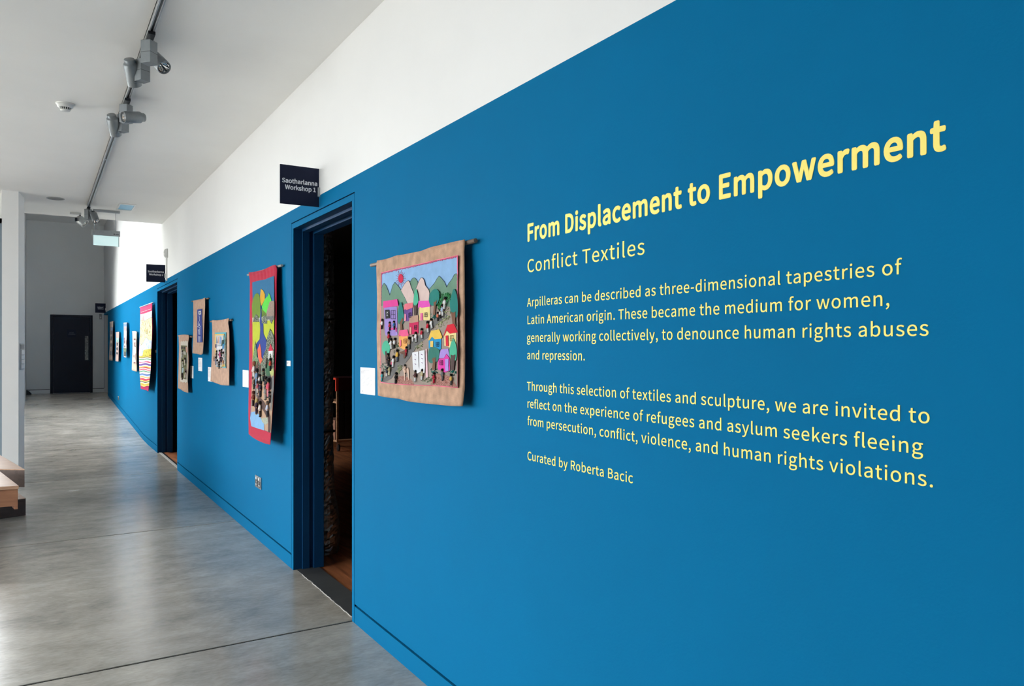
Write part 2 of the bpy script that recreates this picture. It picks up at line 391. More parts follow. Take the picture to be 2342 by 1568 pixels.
# gallery reveal behind third opening
bm = BM(); bx(bm, WX + T, 4.5, 20.95, 21.1, 0.0, 3.2); bx(bm, 4.5, 4.6, 19.0, 21.1, 0.0, 3.2); bx(bm, WX + T, 4.5, 18.9, 19.0, 0.0, 3.2)
struct('wall_gallery', bm, M_GREYW)
bm = BM(); bx(bm, WX + T, 4.6, 18.9, 21.1, 3.2, 3.3); struct('ceiling_gallery', bm, M_GREYW)
bm = BM(); bx(bm, WX, WX + 0.03, 20.945, 20.952, 0.36, 2.235); bx(bm, WX + 0.0, WX + T, 20.93, 20.955, 0.36, 2.235); struct('trim_3', bm, M_WHITE)

# ------------------------------------------------------------------ far end wall
bm = BM(); bx(bm, -0.6, WX + T, FAR_Y, FAR_Y + 0.25, 0.0, HIGH_Z + 0.15); struct('wall_far', bm, M_GREYW)
bm = BM()
for a, b in ((-0.225, 0.245), (1.135, WX)):
    bx(bm, a, b, FAR_Y - 0.012, FAR_Y, 0.36, 0.45)
    bx(bm, a, b, FAR_Y - 0.002, FAR_Y, 0.45, 0.462, 1)
struct('baseboard_far', bm, [M_GREYW, M_BLACK])
d1 = thing('door_1', (0.69, FAR_Y, 0.362), None, None); d1['kind'] = 'structure'
bm = BM(); z0, z1 = 0.362, 2.228
bx(bm, 0.254, 0.31, FAR_Y - 0.03, FAR_Y, z0, z1); bx(bm, 1.08, 1.132, FAR_Y - 0.03, FAR_Y, z0, z1); bx(bm, 0.31, 1.08, FAR_Y - 0.03, FAR_Y, z1 - 0.055, z1)
obj('door_frame', bm, M_NAVY, d1, 0.003)
bm = BM(); bx(bm, 0.313, 1.077, FAR_Y - 0.018, FAR_Y, z0 + 0.008, z1 - 0.058); leaf = obj('door_leaf', bm, M_NAVY, d1, 0.002)
bm = BM(); bx(bm, 0.967, 1.040, FAR_Y - 0.022, FAR_Y - 0.017, 1.146, 1.727)
M_VIS = pattern('obscured_glass_strip', [(150, 152, 150), (190, 190, 186), (120, 122, 124), (205, 205, 200)], 25, (1, 1, 0.6))
obj('vision_panel', bm, M_VIS, leaf)
bm = BM(); bx(bm, 0.598, 0.784, FAR_Y - 0.024, FAR_Y - 0.018, 1.694, 1.876); pl = obj('door_plate', bm, M_SIGN, leaf)

# ------------------------------------------------------------------ left side: far corridor wall with windows, pier, near room
def window_wall(name, mats, x0, x1, y0, y1, z0, z1, holes, axis):
    """wall slab with rectangular holes along its length; axis 'Y' runs along y, 'X' along x"""
    bm = BM(); s0, s1 = (y0, y1) if axis == 'Y' else (x0, x1)
    def put(a, b, c, d):
        if b - a < 1e-4 or d - c < 1e-4: return
        if axis == 'Y': bx(bm, x0, x1, a, b, c, d)
        else: bx(bm, a, b, y0, y1, c, d)
    p = s0
    for (a, b, c, d) in holes:
        put(p, a, z0, z1); put(a, b, z0, c); put(a, b, d, z1); p = b
    put(p, s1, z0, z1)
    return struct(name, bm, mats)
WN = [0]
def window(axis, pos, a, b, z0, z1, nm, th=0.08, face=0.05, gm=None):
    gm = gm or M_GLASS
    WN[0] += 1
    cen = (pos, (a + b) / 2, z0) if axis == 'Y' else ((a + b) / 2, pos, z0)
    r = thing('window_%d' % WN[0], cen, None, None); r['kind'] = 'structure'
    bm = BM()
    def put(bm, p, q, c, d, t):
        if axis == 'Y': bx(bm, pos - t / 2, pos + t / 2, p, q, c, d)
        else: bx(bm, p, q, pos - t / 2, pos + t / 2, c, d)
    put(bm, a, a + face, z0, z1, th); put(bm, b - face, b, z0, z1, th); put(bm, a, b, z0, z0 + face, th); put(bm, a, b, z1 - face, z1, th)
    for i in range(1, nm):
        m_ = a + (b - a) * i / nm; put(bm, m_ - face / 2, m_ + face / 2, z0, z1, th)
    obj('window_frame', bm, M_WFRAME, r)
    for i in range(nm):
        p, q = a + (b - a) * i / nm, a + (b - a) * (i + 1) / nm
        bm = BM(); put(bm, p + face / 2, q - face / 2, z0 + face, z1 - face, 0.012); obj('window_pane', bm, gm, r)
XL = -0.225; NX = -6.0
window_wall('wall_left', M_WHITE, XL - 0.2, XL, 9.74, FAR_Y, 0.0, HIGH_Z + 0.15, [(10.0, 17.3, 0.24, 3.5)], 'Y')
window('Y', XL - 0.12, 10.0, 17.3, 0.24, 3.5, 5, gm=glass_mat('dimming_glass', (0.78, 0.80, 0.80, 1)))  # glass tint added to dim the daylight from this unseen window
portal((XL - 0.25, 13.65, 1.87), (0, -math.pi / 2, 0), 3.2, 7.2)
bm = BM(); prism(bm, [(-0.311, 9.39), (-0.168, 9.39), (-0.122, 9.74), (-0.311, 9.74)], lambda p, d: (p[0], p[1], d), -0.02, CEIL_Z + 0.05)
struct('wall_pier', bm, M_CEIL)
# wall beside the pier with a wide window
window_wall('wall_bay', M_WHITE, NX, -0.311, 9.55, 9.75, 0.0, CEIL_Z + 0.05, [(-5.8, -0.3111, 0.12, 2.77)], 'X')
window('X', 9.62, -5.8, -0.312, 0.12, 2.77, 4)
portal((-3.05, 9.8, 1.45), (math.pi / 2, 0, 0), 5.4, 2.6)
# near left wall: almost all glass
window_wall('wall_near', M_WHITE, NX - 0.2, NX, -4.2, 9.75, 0.0, CEIL_Z + 0.05, [(0.2, 9.3, 0.06, 2.98)], 'Y')
window('Y', NX - 0.1, 0.2, 9.3, 0.06, 2.98, 6); portal((NX - 0.25, 4.75, 1.52), (0, -math.pi / 2, 0), 2.9, 9.0)
bm = BM(); bx(bm, NX - 0.2, WX + T, -4.4, -4.2, 0.0, CEIL_Z + 0.05); struct('wall_back', bm, M_WHITE)
# ceilings
bm = BM(); bx(bm, NX - 0.2, WX, -4.4, CEIL_Y, CEIL_Z, CEIL_Z + 0.3); struct('ceiling', bm, M_CEIL)
bm = BM()
for (a, b, c, d) in ((-0.5, WX, CEIL_Y - 0.25, 11.4), (-0.5, WX, 17.4, FAR_Y + 0.2), (-0.5, -0.15, 11.4, 17.4), (1.25, WX, 11.4, 17.4)): bx(bm, a, b, c, d, HIGH_Z, HIGH_Z + 0.15)
struct('ceiling_far', bm, M_CEIL)
WN[0] += 1; r = thing('window_%d' % WN[0], (0.55, 14.3, HIGH_Z), None, None); r['kind'] = 'structure'  # unseen rooflight, added to brighten the far wall and floor
bm = BM()
for (a, b, c, d) in ((-0.15, 1.25, 11.4, 11.46), (-0.15, 1.25, 17.34, 17.4), (-0.15, -0.10, 11.46, 17.34), (1.20, 1.25, 11.46, 17.34), (-0.10, 1.20, 14.37, 14.43)): bx(bm, a, b, c, d, HIGH_Z + 0.02, HIGH_Z + 0.14)
obj('window_frame', bm, M_WFRAME, r)
for (c, d) in ((11.46, 14.37), (14.43, 17.34)):
    bm = BM(); bx(bm, -0.10, 1.20, c, d, HIGH_Z + 0.07, HIGH_Z + 0.085); obj('window_pane', bm, M_GLASS, r)
portal((0.55, 14.4, HIGH_Z + 0.3), (0, 0, 0), 1.4, 6.0)
bm = BM(); bx(bm, -0.5, WX, CEIL_Y - 0.25, CEIL_Y - 0.1, CEIL_Z + 0.3, HIGH_Z); struct('wall_bulkhead', bm, M_WHITE)
# ground outdoors
bm = BM(); bx(bm, -60, NX - 0.3, -60, 60, -0.4, -0.3); bx(bm, NX - 0.3, -0.45, 9.8, 60, -0.4, -0.3)
struct('ground', bm, mat('outdoor_paving', (0.50, 0.49, 0.46, 1), 0.9, var=0.2, vscale=2))

# ------------------------------------------------------------------ lettering
FONT = BOLD = None
try:
    _d = bpy.utils.system_resource('DATAFILES', path='fonts')
    _f = [f for f in os.listdir(_d) if 'CJK' in f]
    if _f: FONT = bpy.data.fonts.load(os.path.join(_d, _f[0]))
except Exception: FONT = None
def text_verts(body, fat=0.0, extr=0.0, res=6, spacing=1.0):
    """letter mesh, x right, y up, from the baseline; scaled so that a capital is 1 high"""
    def mk(b, f_, e_):
        cu = bpy.data.curves.new('lettering', 'FONT'); cu.body = b
        if FONT: cu.font = FONT
        cu.size = 1; cu.offset = f_; cu.extrude = e_; cu.resolution_u = res; cu.space_character = spacing; cu.fill_mode = 'BOTH'
        o = bpy.data.objects.new('lettering', cu); C.objects.link(o)
        bpy.context.view_layer.update()
        me = bpy.data.meshes.new_from_object(o.evaluated_get(bpy.context.evaluated_depsgraph_get()))
        bpy.data.objects.remove(o); bpy.data.curves.remove(cu); return me
    h = mk('H', 0, 0); cap = max(v.co.y for v in h.vertices)
    bpy.data.meshes.remove(h)
    me = mk(body, 0.0, 0.0); bm = bmesh.new()
    n = 10 if fat else 1                      # heavier strokes: the outline widened by a ring of slightly shifted copies
    for i in range(n):
        k = len(bm.verts); bm.from_mesh(me); bm.verts.ensure_lookup_table(); a = 2 * math.pi * i / n
        for v in bm.verts[k:]: v.co = Vector((v.co.x / cap + fat * math.cos(a), v.co.y / cap + fat * math.sin(a), i * 0.00004))
    bpy.data.meshes.remove(me)
    for f in bm.faces: f.smooth = False
    return bm
def place_text(bm, fn, thick):
    """fn(x, y, depth): give the letters a real thickness"""
    r = bmesh.ops.extrude_face_region(bm, geom=list(bm.faces))
    top = [g for g in r['geom'] if isinstance(g, bmesh.types.BMVert)]
    ts = set(top)
    for f in bm.faces: f.smooth = False
    for v in bm.verts: v.co = fn(v.co.x, v.co.y, thick + v.co.z if v in ts else 0.0)
wt = thing('wall_lettering', (WX, 1.42, 1.4), 'yellow vinyl exhibition text stuck on the blue wall, bold heading and paragraphs', 'wall text')
TXT = [('heading', 'From Displacement to Empowerment', 2.110, 0.742, 1.7585, 0.0545, 0.048),
       ('subheading', 'Conflict Textiles', 2.110, 1.538, 1.655, 0.0415, 0.004),
       ('text_line', 'Arpilleras can be described as three-dimensional tapestries of', 2.113, 0.824, 1.542, 0.0275, 0.007),
       ('text_line', 'Latin American origin. These became the medium for women,', 2.110, 0.849, 1.484, 0.0275, 0.007),
       ('text_line', 'generally working collectively, to denounce human rights abuses', 2.113, 0.774, 1.4255, 0.0275, 0.007),
       ('text_line', 'and repression.', 2.112, 1.800, 1.368, 0.0275, 0.007),
       ('text_line', 'Through this selection of textiles and sculpture, we are invited to', 2.113, 0.772, 1.2655, 0.0275, 0.007),
       ('text_line', 'reflect on the experience of refugees and asylum seekers fleeing', 2.110, 0.784, 1.208, 0.0275, 0.007),
       ('text_line', 'from persecution, conflict, violence, and human rights violations.', 2.110, 0.766, 1.1505, 0.0275, 0.007),
       ('text_line', 'Curated by Roberta Bacic', 2.110, 1.585, 1.0355, 0.0275, 0.007)]
for nm, body, ya, yb, zb, cap, fat in TXT:
    bm = text_verts(body, fat, spacing=1.03)
    xs = [v.co.x for v in bm.verts]; x0, x1 = min(xs), max(xs); k = (ya - yb) / (x1 - x0)
    place_text(bm, lambda x, y, d: Vector((WX - 0.0002 - d, ya - (x - x0) * k, zb + y * cap)), 0.0006)
    obj(nm, bm, M_TXTY, wt)

# ------------------------------------------------------------------ projecting signs above the doors
def proj_sign(Y, x0, x1, z0, z1, lines, label, sc=1.0):
    r = thing('projecting_sign', (WX, Y, z0), label, 'sign', 'projecting room signs')
    bm = BM(); bx(bm, x0, x1 - 0.004, Y - 0.004, Y + 0.004, z0, z1); obj('sign_plate', bm, M_SIGN, r, 0.001)
    bm = BM(); zc = z0 + (z1 - z0) * 0.385
    bx(bm, x1 - 0.014, x1 + 0.006, Y - 0.012, Y + 0.012, zc - 0.027, zc + 0.027)
    bx(bm, x1 + 0.004, WX, Y - 0.01, Y + 0.01, zc - 0.025, zc + 0.025); obj('bracket', bm, M_ALU if sc == 1 else M_WPLAS, r, 0.001)
    for i, t in enumerate(lines):
        bm = text_verts(t, 0.045)
        xs = [v.co.x for v in bm.verts]; w = max(xs) - min(xs); m0 = min(xs)
        cap = 0.0235 * sc; wid = min(w * cap * 1.0, 0.205)
        kx = wid / w; xc = (x0 + x1) / 2 - 0.002 + (0.0 if i == 0 else 0.004); zb = z0 + (z1 - z0) * (0.545 - 0.165 * i)
        place_text(bm, lambda x, y, d: Vector((xc - wid / 2 + (x - m0) * kx, Y - 0.0041 - d, zb + y * cap)), 0.0006)
        obj('sign_text', bm, M_TXTW, r)
    return r
proj_sign(4.302, 1.151, 1.3774, 2.2185, 2.4385, ['Saotharlanna', 'Workshop 1'], 'dark navy square sign reading Workshop 1 projecting above the nearest doorway')
proj_sign(10.48, 1.151, 1.373, 2.247, 2.467, ['Saotharlanna', 'Workshop 2'], 'dark navy square sign reading Workshop 2 projecting above the second doorway', 0.92)
proj_sign(20.21, 1.141, 1.360, 2.260, 2.480, ['Gailearaí', 'Gallery 1'], 'small dark navy square sign projecting above the farthest doorway beside the end wall', 0.93)
# faint lettering on the far door plate
for i, (a, b) in enumerate(((0.645, 0.735), (0.625, 0.765))):
    bm = BM(); x = a
    while x < b:
        w = random.uniform(0.012, 0.022); bx(bm, x, min(x + w, b), FAR_Y - 0.0246, FAR_Y - 0.0239, 1.795 - 0.028 * i, 1.803 - 0.028 * i); x += w + 0.005
    obj('plate_lines', bm, M_GPLAS, pl)

# ------------------------------------------------------------------ small wall fittings
def pir(loc, nx, s, label, nm='motion_sensor'):
    r = thing(nm, loc, label, 'sensor'); x, y, z = loc
    bm = BM()
    prof = []
    for i in range(9):
        t = math.pi * i / 8; prof.append((0.035 * s * math.sin(t) ** 0.7 * 1.6 * abs(1) + 0.004, 0.07 * s * math.cos(t)))
    pts = [(0.0, 0.07 * s)] + [(p[0], p[1]) for p in prof] + [(0.0, -0.07 * s)]
    if nx: prism(bm, pts, lambda p, d: (x - p[0], y + d, z + p[1]), -0.03 * s, 0.03 * s)
    else: prism(bm, pts, lambda p, d: (x + d, y - p[0], z + p[1]), -0.03 * s, 0.03 * s)
    obj('sensor_housing', bm, M_WPLAS if nx else M_GPLAS, r, 0.004)
    bm = BM()
    if nx: ball(bm, (x - 0.05 * s, y - 0.012, z - 0.015 * s), (0.014 * s, 0.022 * s, 0.028 * s))
    else: ball(bm, (x, y - 0.05 * s, z - 0.015 * s), (0.022 * s, 0.014 * s, 0.028 * s))
    obj('sensor_lens', bm, mat('sensor_lens', (0.9, 0.9, 0.88, 1), 0.2), r)
    return r
r = pir((WX, 10.33, 2.60), True, 0.82, 'white motion sensor on the wall above the Workshop 2 sign')
bm = BM(); bx(bm, WX - 0.014, WX, 10.36, 10.385, 2.26, 2.545); obj('cable_duct', bm, M_WPLAS, r)
pir((1.30, FAR_Y, 2.20), False, 0.9, 'small grey sensor on the end wall below the farthest sign', 'alarm_sensor')

def socket(y0, y1, z0, z1, label, nm):
    r = thing(nm, (WX, (y0 + y1) / 2, z0), label, 'socket')
    bm = BM(); bx(bm, WX - 0.008, WX, y1, y0, z0, z1); obj('plate', bm, M_STEEL, r, 0.002)
    w = y0 - y1; h = z1 - z0
    for k in (0.27, 0.73):
        yc = y0 - w * k
        bm = BM(); bx(bm, WX - 0.0095, WX - 0.007, yc - 0.026, yc + 0.026, z0 + h * 0.14, z0 + h * 0.62); o = obj('socket_outlet', bm, M_BLACK, r)
        bm = BM()
        bx(bm, WX - 0.0105, WX - 0.009, yc - 0.004, yc + 0.004, z0 + h * 0.42, z0 + h * 0.56)
        for q in (-0.014, 0.014): bx(bm, WX - 0.0105, WX - 0.009, yc + q - 0.005, yc + q + 0.005, z0 + h * 0.2, z0 + h * 0.34)
        obj('pin_holes', bm, M_WPLAS, o)
        bm = BM(); bx(bm, WX - 0.013, WX - 0.007, yc - 0.012, yc + 0.012, z0 + h * 0.70, z0 + h * 0.90); obj('switch', bm, M_WPLAS, r, 0.001)
socket(5.80, 5.63, 0.385, 0.472, 'steel double power socket low on the blue wall left of the nearest doorway', 'power_socket')
socket(17.15, 16.95, 0.255 + 0.14, 0.335 + 0.14, 'small power socket low on the far stretch of the blue wall', 'power_socket')

def card(y0, y1, z0, z1, label, lines=True, group='white caption cards'):
    r = thing('caption_card', (WX, (y0 + y1) / 2, z0), label, 'label', group)
    bm = BM(); bx(bm, WX - 0.003, WX, y1, y0, z0, z1); obj('card', bm, M_CARD, r)
    W = y0 - y1; H = z1 - z0
    bm = BM()
    rows = [(0.10, 0.62, 1), (0.155, 0.40, 1), (0.205, 0.33, 1)] + [(0.30 + 0.053 * i, random.uniform(0.74, 0.88), 0) for i in range(8)] if lines else [(0.3, 0.5, 1), (0.5, 0.35, 1)]
    for (t, w, bold) in rows:
        x = 0.055
        while x < w:
            k = min(random.uniform(0.05, 0.15), w - x + 0.02); hh = (0.013 if bold else 0.008) * H * (1 if lines else 4)
            bx(bm, WX - 0.0033, WX - 0.0029, y0 - W * (x + k), y0 - W * x, z1 - H * t - hh, z1 - H * t); x += k + 0.018
    if lines: bx(bm, WX - 0.0033, WX - 0.0029, y0 - W * 0.17, y0 - W * 0.12, z0 + H * 0.08, z0 + H * 0.125)
    obj('printed_lines', bm, M_INK, r)
card(3.642, 3.448, 1.180, 1.311, 'large white caption card left of the hanging with the village scene')
card(6.225, 6.03, 1.108, 1.240, 'white caption card left of the long red bordered hanging')
card(8.181, 7.975, 1.186, 1.318, 'white caption card under the burlap hanging with the blue panel')
card(8.66, 8.473, 1.099, 1.229, 'white caption card right of the olive patched burlap hanging')
card(7.668, 7.48, 1.100, 1.234, 'white caption card tucked behind the left edge of the cyan edged burlap hanging')
card(4.974, 4.887, 1.294, 1.328, 'tiny white notice beside the left edge of the nearest doorway', False, None)
card(11.515, 11.40, 1.357, 1.395, 'tiny white notice beside the left edge of the second doorway', False, None)

# call panel on the pier
r = thing('call_panel', (-0.148, 9.56, 1.19), 'tall grey call panel with slots on the side of the white pier', 'panel')
def pier_face(y, d): return -0.168 + (y - 9.39) / 0.35 * 0.046 + d
def pbox(bm, y0, y1, z0, z1, d0, d1):
    pts = [(pier_face(y0, d0), y0), (pier_face(y0, d1), y0), (pier_face(y1, d1), y1), (pier_face(y1, d0), y1)]
    prism(bm, pts, lambda p, d: (p[0], p[1], d), z0, z1)
bm = BM(); pbox(bm, 9.45, 9.69, 1.19, 1.462, 0.0, 0.008); obj('back_plate', bm, M_GPLAS, r, 0.001)
for i, (a, b) in enumerate(((1.20, 1.243), (1.252, 1.29), (1.298, 1.34), (1.348, 1.395))):
    bm = BM(); pbox(bm, 9.49, 9.68, a, b, 0.006, 0.013); k = obj('panel_button', bm, M_WPLAS, r, 0.001)
bm = BM(); pbox(bm, 9.47, 9.66, 1.408, 1.452, 0.006, 0.011); obj('panel_display', bm, mat('dull_display', (0.13, 0.13, 0.135, 1), 0.4), r)
# black stop at the foot of the far corner
r = thing('door_stop', (-0.14, 20.7, 0.362), 'small black door stop on the floor in the far left corner', 'door stop')
bm = BM(); prism(bm, [(0, 0), (0.10, 0), (0.10, 0.03), (0.03, 0.10), (0, 0.10)], lambda p, d: (-0.22 + p[0], 20.65 + d, 0.362 + p[1]), 0.0, 0.12); obj('rubber_block', bm, M_BLACK, r, 0.004)
bm = BM(); tube(bm, (-0.17, 20.71, 0.44), (-0.17, 20.71, 0.47), 0.02); obj('fixing_cap', bm, M_GPLAS, r)

# ------------------------------------------------------------------ ceiling fittings
TX = 0.487
r = thing('lighting_track', (TX, 6.0, CEIL_Z), 'long grey lighting track with a black slot running along the ceiling', 'track')
bm = BM()
for (a, b) in ((TX - 0.0135, TX - 0.0055), (TX + 0.0055, TX + 0.0135)): bx(bm, a, b, 0.4, 9.86, CEIL_Z - 0.036, CEIL_Z)
bx(bm, TX - 0.0135, TX + 0.0135, 0.4, 9.86, CEIL_Z - 0.012, CEIL_Z)
obj('rail', bm, M_ALU, r, 0.001)
bm = BM(); bx(bm, TX - 0.0053, TX + 0.0053, 0.4, 9.86, CEIL_Z - 0.030, CEIL_Z - 0.012); obj('slot', bm, M_BLACK, r)
for y in (7.25, 2.6):
    bm = BM(); bx(bm, TX - 0.0145, TX + 0.0145, y - 0.02, y + 0.02, CEIL_Z - 0.038, CEIL_Z); obj('joiner', bm, M_ALU, r, 0.001)

def spot(Y, X, rot, centre, d, label, L=0.14, R=0.0365, box=True, bmat=None, zt=2.985):
    """track spotlight: adapter, gear box and cylinder lamp with a mirrored reflector; centre = rim of the lamp"""
    bmat = bmat or M_GREYM
    r = thing('track_spotlight', (X, Y, CEIL_Z - 0.036), label, 'spotlight', 'track spotlights')
    d = Vector(d).normalized(); c = Vector(centre)
    if box:
        bm = BM(); tube(bm, (X, Y, CEIL_Z - 0.037), (X, Y, zt), 0.017); bx(bm, X - 0.0165, X + 0.0165, Y - 0.11, Y + 0.05, CEIL_Z - 0.052, CEIL_Z - 0.036)
        obj('track_adapter', bm, M_BLACK, r)
        bm = BM(); h = 0.028; vs = bx(bm, -h, h, -h, h, zt - 0.117, zt); bx(bm, -h - 0.0004, h + 0.0004, -h - 0.0004, h + 0.0004, zt - 0.063, zt - 0.0605, 1)
        bmesh.ops.rotate(bm, verts=bm.verts, cent=(0, 0, 0), matrix=Matrix.Rotation(rot, 3, 'Z')); bmesh.ops.translate(bm, verts=bm.verts, vec=(X, Y, 0))
        obj('gear_box', bm, [bmat, M_BLACK], r, 0.001)
    rear = c - d * L
    mid = c - d * (L * 0.55)
    bm = BM(); k = Vector((X, Y, min(mid.z, zt - 0.03) if box else 2.985))
    if not box: k = Vector((X, Y, 3.015))
    tube(bm, k, mid, 0.010); obj('pivot_arm', bm, M_GREYM, r)
    bm = BM()
    lathe(bm, rear, d, [(0, 0), (0.0, R * 0.72), (0.002, R * 0.76), (0.022, R * 0.77), (0.022, R * 0.88), (0.027, R * 0.95), (0.030, R), (L - 0.002, R), (L, R * 0.985), (L, R * 0.90), (L - 0.012, R * 0.88)])
    body = obj('lamp_body', bm, bmat, r)
    bm = BM(); lathe(bm, c - d * 0.012, d, [(0.0, R * 0.885), (-0.012, R * 0.80), (-0.026, R * 0.62), (-0.036, R * 0.38), (-0.040, R * 0.16), (-0.040, 0)], 14)
    for f in bm.faces: f.smooth = False
    obj('reflector', bm, M_CHROME, body)
    bm = BM(); lathe(bm, c - d * 0.05, d, [(0.0, 0.0), (0.0, 0.004), (0.026, 0.004), (0.031, 0.0)], 10); obj('bulb', bm, M_GPLAS, body)
    bm = BM(); lathe(bm, c - d * 0.03, d, [(0.0, R * 1.0), (0.0, R * 1.008), (0.004, R * 1.008), (0.004, R * 1.0)]); obj('rim_ring', bm, bmat, body)
    return r
spot(4.31, TX, math.radians(45), (0.5664, 4.373, 2.885), (0.30, -0.62, -0.55), 'grey track spotlight nearest the camera, its lamp turned right with the reflector showing')
spot(4.61, TX, math.radians(28), (0.458, 4.69, 2.866), (0.25, 0.62, -0.74), 'grey track spotlight just behind the nearest one, its lamp hanging left with a stepped cap', L=0.145)
spot(5.51, TX, math.radians(45), (0.462, 5.43, 2.882), (-0.92, -0.36, -0.22), 'grey track spotlight of the middle pair, its lamp turned left toward the camera')
spot(5.75, TX, math.radians(30), (0.452, 5.80, 2.855), (0.25, 0.62, -0.74), 'grey track spotlight of the middle pair, its lamp hanging down on the left', L=0.145)
spot(9.86, TX, math.radians(40), (0.560, 9.74, 2.838), (0.20, -0.5, -0.8), 'grey track spotlight at the far end of the track beside the hanging exit sign', zt=2.99)
M_PALE = mat('pale_grey_lacquer', (0.42, 0.44, 0.45, 1), 0.3, metal=0.2)
r = spot(10.48, 0.43, 0, (0.485, 10.44, 2.905), (0.72, -0.25, -0.62), 'pale grey spotlight with a white base at the edge of the low ceiling', L=0.11, R=0.05, box=False, bmat=M_PALE)
bm = BM(); bx(bm, 0.325, 0.445, 10.46, 10.50, 3.012, CEIL_Z); obj('base_plate', bm, M_WPLAS, r, 0.003)
bm = BM(); bx(bm, 0.375, 0.40, 10.40, 10.46, 2.925, 2.965); obj('knob', bm, M_BLACK, r, 0.004)

r = thing('smoke_detector', (0.156, 5.87, CEIL_Z), 'white round smoke detector on the ceiling left of the lighting track', 'smoke detector')
o_, d_ = (0.156, 5.87, CEIL_Z), (0, 0, -1)
bm = BM(); lathe(bm, o_, d_, [(0, 0.056), (0.006, 0.056), (0.009, 0.053), (0.009, 0.050), (0.022, 0.047), (0.026, 0.043), (0.029, 0.036)]); obj('detector_base', bm, M_WPLAS, r)
bm = BM(); lathe(bm, o_, d_, [(0.027, 0.030), (0.043, 0.026)], 32); obj('sensing_chamber', bm, M_BLACK, r)
bm = BM()
for i in range(16):
    a = 2 * math.pi * i / 16
    tube(bm, (o_[0] + 0.034 * math.cos(a), o_[1] + 0.034 * math.sin(a), CEIL_Z - 0.027), (o_[0] + 0.0275 * math.cos(a), o_[1] + 0.0275 * math.sin(a), CEIL_Z - 0.044), 0.0028, seg=6)
lathe(bm, o_, d_, [(0.042, 0.030), (0.046, 0.029), (0.049, 0.024), (0.050, 0.0)]); obj('cage', bm, M_WPLAS, r)

r = thing('ceiling_speaker', (0.165, 9.6, CEIL_Z), 'flat grey round speaker grille set in the ceiling before the low ceiling edge', 'speaker')
bm = BM(); lathe(bm, (0.165, 9.6, CEIL_Z), (0, 0, -1), [(0, 0.085), (0.005, 0.085), (0.007, 0.078), (0.004, 0.074)]); obj('rim', bm, M_GPLAS, r)
bm = BM(); lathe(bm, (0.165, 9.6, CEIL_Z), (0, 0, -1), [(0.004, 0.075), (0.0045, 0.04), (0.005, 0.0)]); obj('grille', bm, mat('speaker_grille', (0.26, 0.26, 0.26, 1), 0.6, bump=0.6, bscale=900), r)

r = thing('ceiling_downlight', (0.86, 9.74, CEIL_Z), 'square recessed ceiling light with a white frame and pale blue cover', 'ceiling light')
bm = BM()
for (a, b, c, d) in ((0.775, 0.79, 9.52, 9.955), (0.93, 0.945, 9.52, 9.955), (0.79, 0.93, 9.52, 9.56), (0.79, 0.93, 9.915, 9.955)): bx(bm, a, b, c, d, CEIL_Z - 0.010, CEIL_Z)
obj('frame', bm, M_WPLAS, r, 0.001)
bm = BM(); bx(bm, 0.79, 0.93, 9.56, 9.915, CEIL_Z - 0.005, CEIL_Z); obj('cover', bm, mat('pale_blue_diffuser', rgb(112, 186, 214), 0.3, var=0.1, vscale=20), r)

# hanging exit light
EY = 10.11
r = thing('exit_light', (0.69, EY, 2.62), 'hanging exit light with a grey housing and glowing pale blue glass panel', 'exit light')
bm = BM(); bx(bm, 0.548, 0.826, EY - 0.02, EY + 0.02, CEIL_Z - 0.025, CEIL_Z); obj('ceiling_bar', bm, M_ALU, r, 0.001)
for x in (0.563, 0.585, 0.783):
    bm = BM(); tube(bm, (x, EY, CEIL_Z - 0.02), (x, EY, 2.79), 0.0022 if x != 0.563 else 0.004, seg=8); obj('suspension_wire', bm, M_ALU, r)
bm = BM(); bx(bm, 0.537, 0.828, EY - 0.022, EY + 0.022, 2.735, 2.798); obj('housing', bm, M_ALU, r, 0.002)
bm = BM(); bx(bm, 0.760, 0.772, EY - 0.0235, EY - 0.021, 2.752, 2.764); bx(bm, 0.778, 0.815, EY - 0.0235, EY - 0.021, 2.754, 2.760); obj('indicator', bm, M_BLACK, r)
bm = BM(); bx(bm, 0.550, 0.814, EY - 0.004, EY + 0.004, 2.618, 2.737)
M_EXIT = mat('lit_exit_panel', (0.72, 0.95, 0.95, 1), 0.25, emit=0.22, var=0.06, vscale=14); obj('glass_panel', bm, M_EXIT, r)
bm = BM()
for a, b in ((0.545, 0.551), (0.813, 0.819)): bx(bm, a, b, EY - 0.008, EY + 0.008, 2.615, 2.737)
obj('panel_edge', bm, M_ALU, r)

# ------------------------------------------------------------------ benches at the left edge
def slab(bm, pts, z0, z1, mi=0): prism(bm, pts, lambda p, d: (p[0], p[1], d), z0, z1, mi)
def off(pts, d):
    c = Vector((sum(p[0] for p in pts) / len(pts), sum(p[1] for p in pts) / len(pts)))
    return [tuple(Vector(p) + (Vector(p) - c).normalized() * d) for p in pts]
r = thing('plinth_block', (-0.5, 7.95, 0), 'dark wooden plinth block on the concrete floor under the benches', 'plinth')
P = [(-0.085, 7.63), (-0.20, 8.25), (-1.10, 8.25), (-1.10, 7.20), (-0.55, 7.48)]
bm = BM(); slab(bm, P, 0, 0.140); obj('base_box', bm, M_PLINTH, r, 0.002)
bm = BM(); slab(bm, P, 0.1395, 0.1445); obj('top_board', bm, M_BENCH, r, 0.001)
r = thing('wooden_bench', (-0.6, 7.8, 0.145), 'light wooden bench top behind the front bench beside the white pier', 'bench', 'low wooden benches')
P = [(-0.089, 7.29), (-0.291, 8.39), (-1.3, 8.39), (-1.3, 8.1), (-0.257, 7.415)]
P = [(-0.089, 7.29), (-0.291, 8.39), (-1.30, 8.39), (-1.30, 8.15)]
bm = BM(); slab(bm, P, 0.29, 0.427); obj('apron', bm, M_PLINTH, r, 0.002)
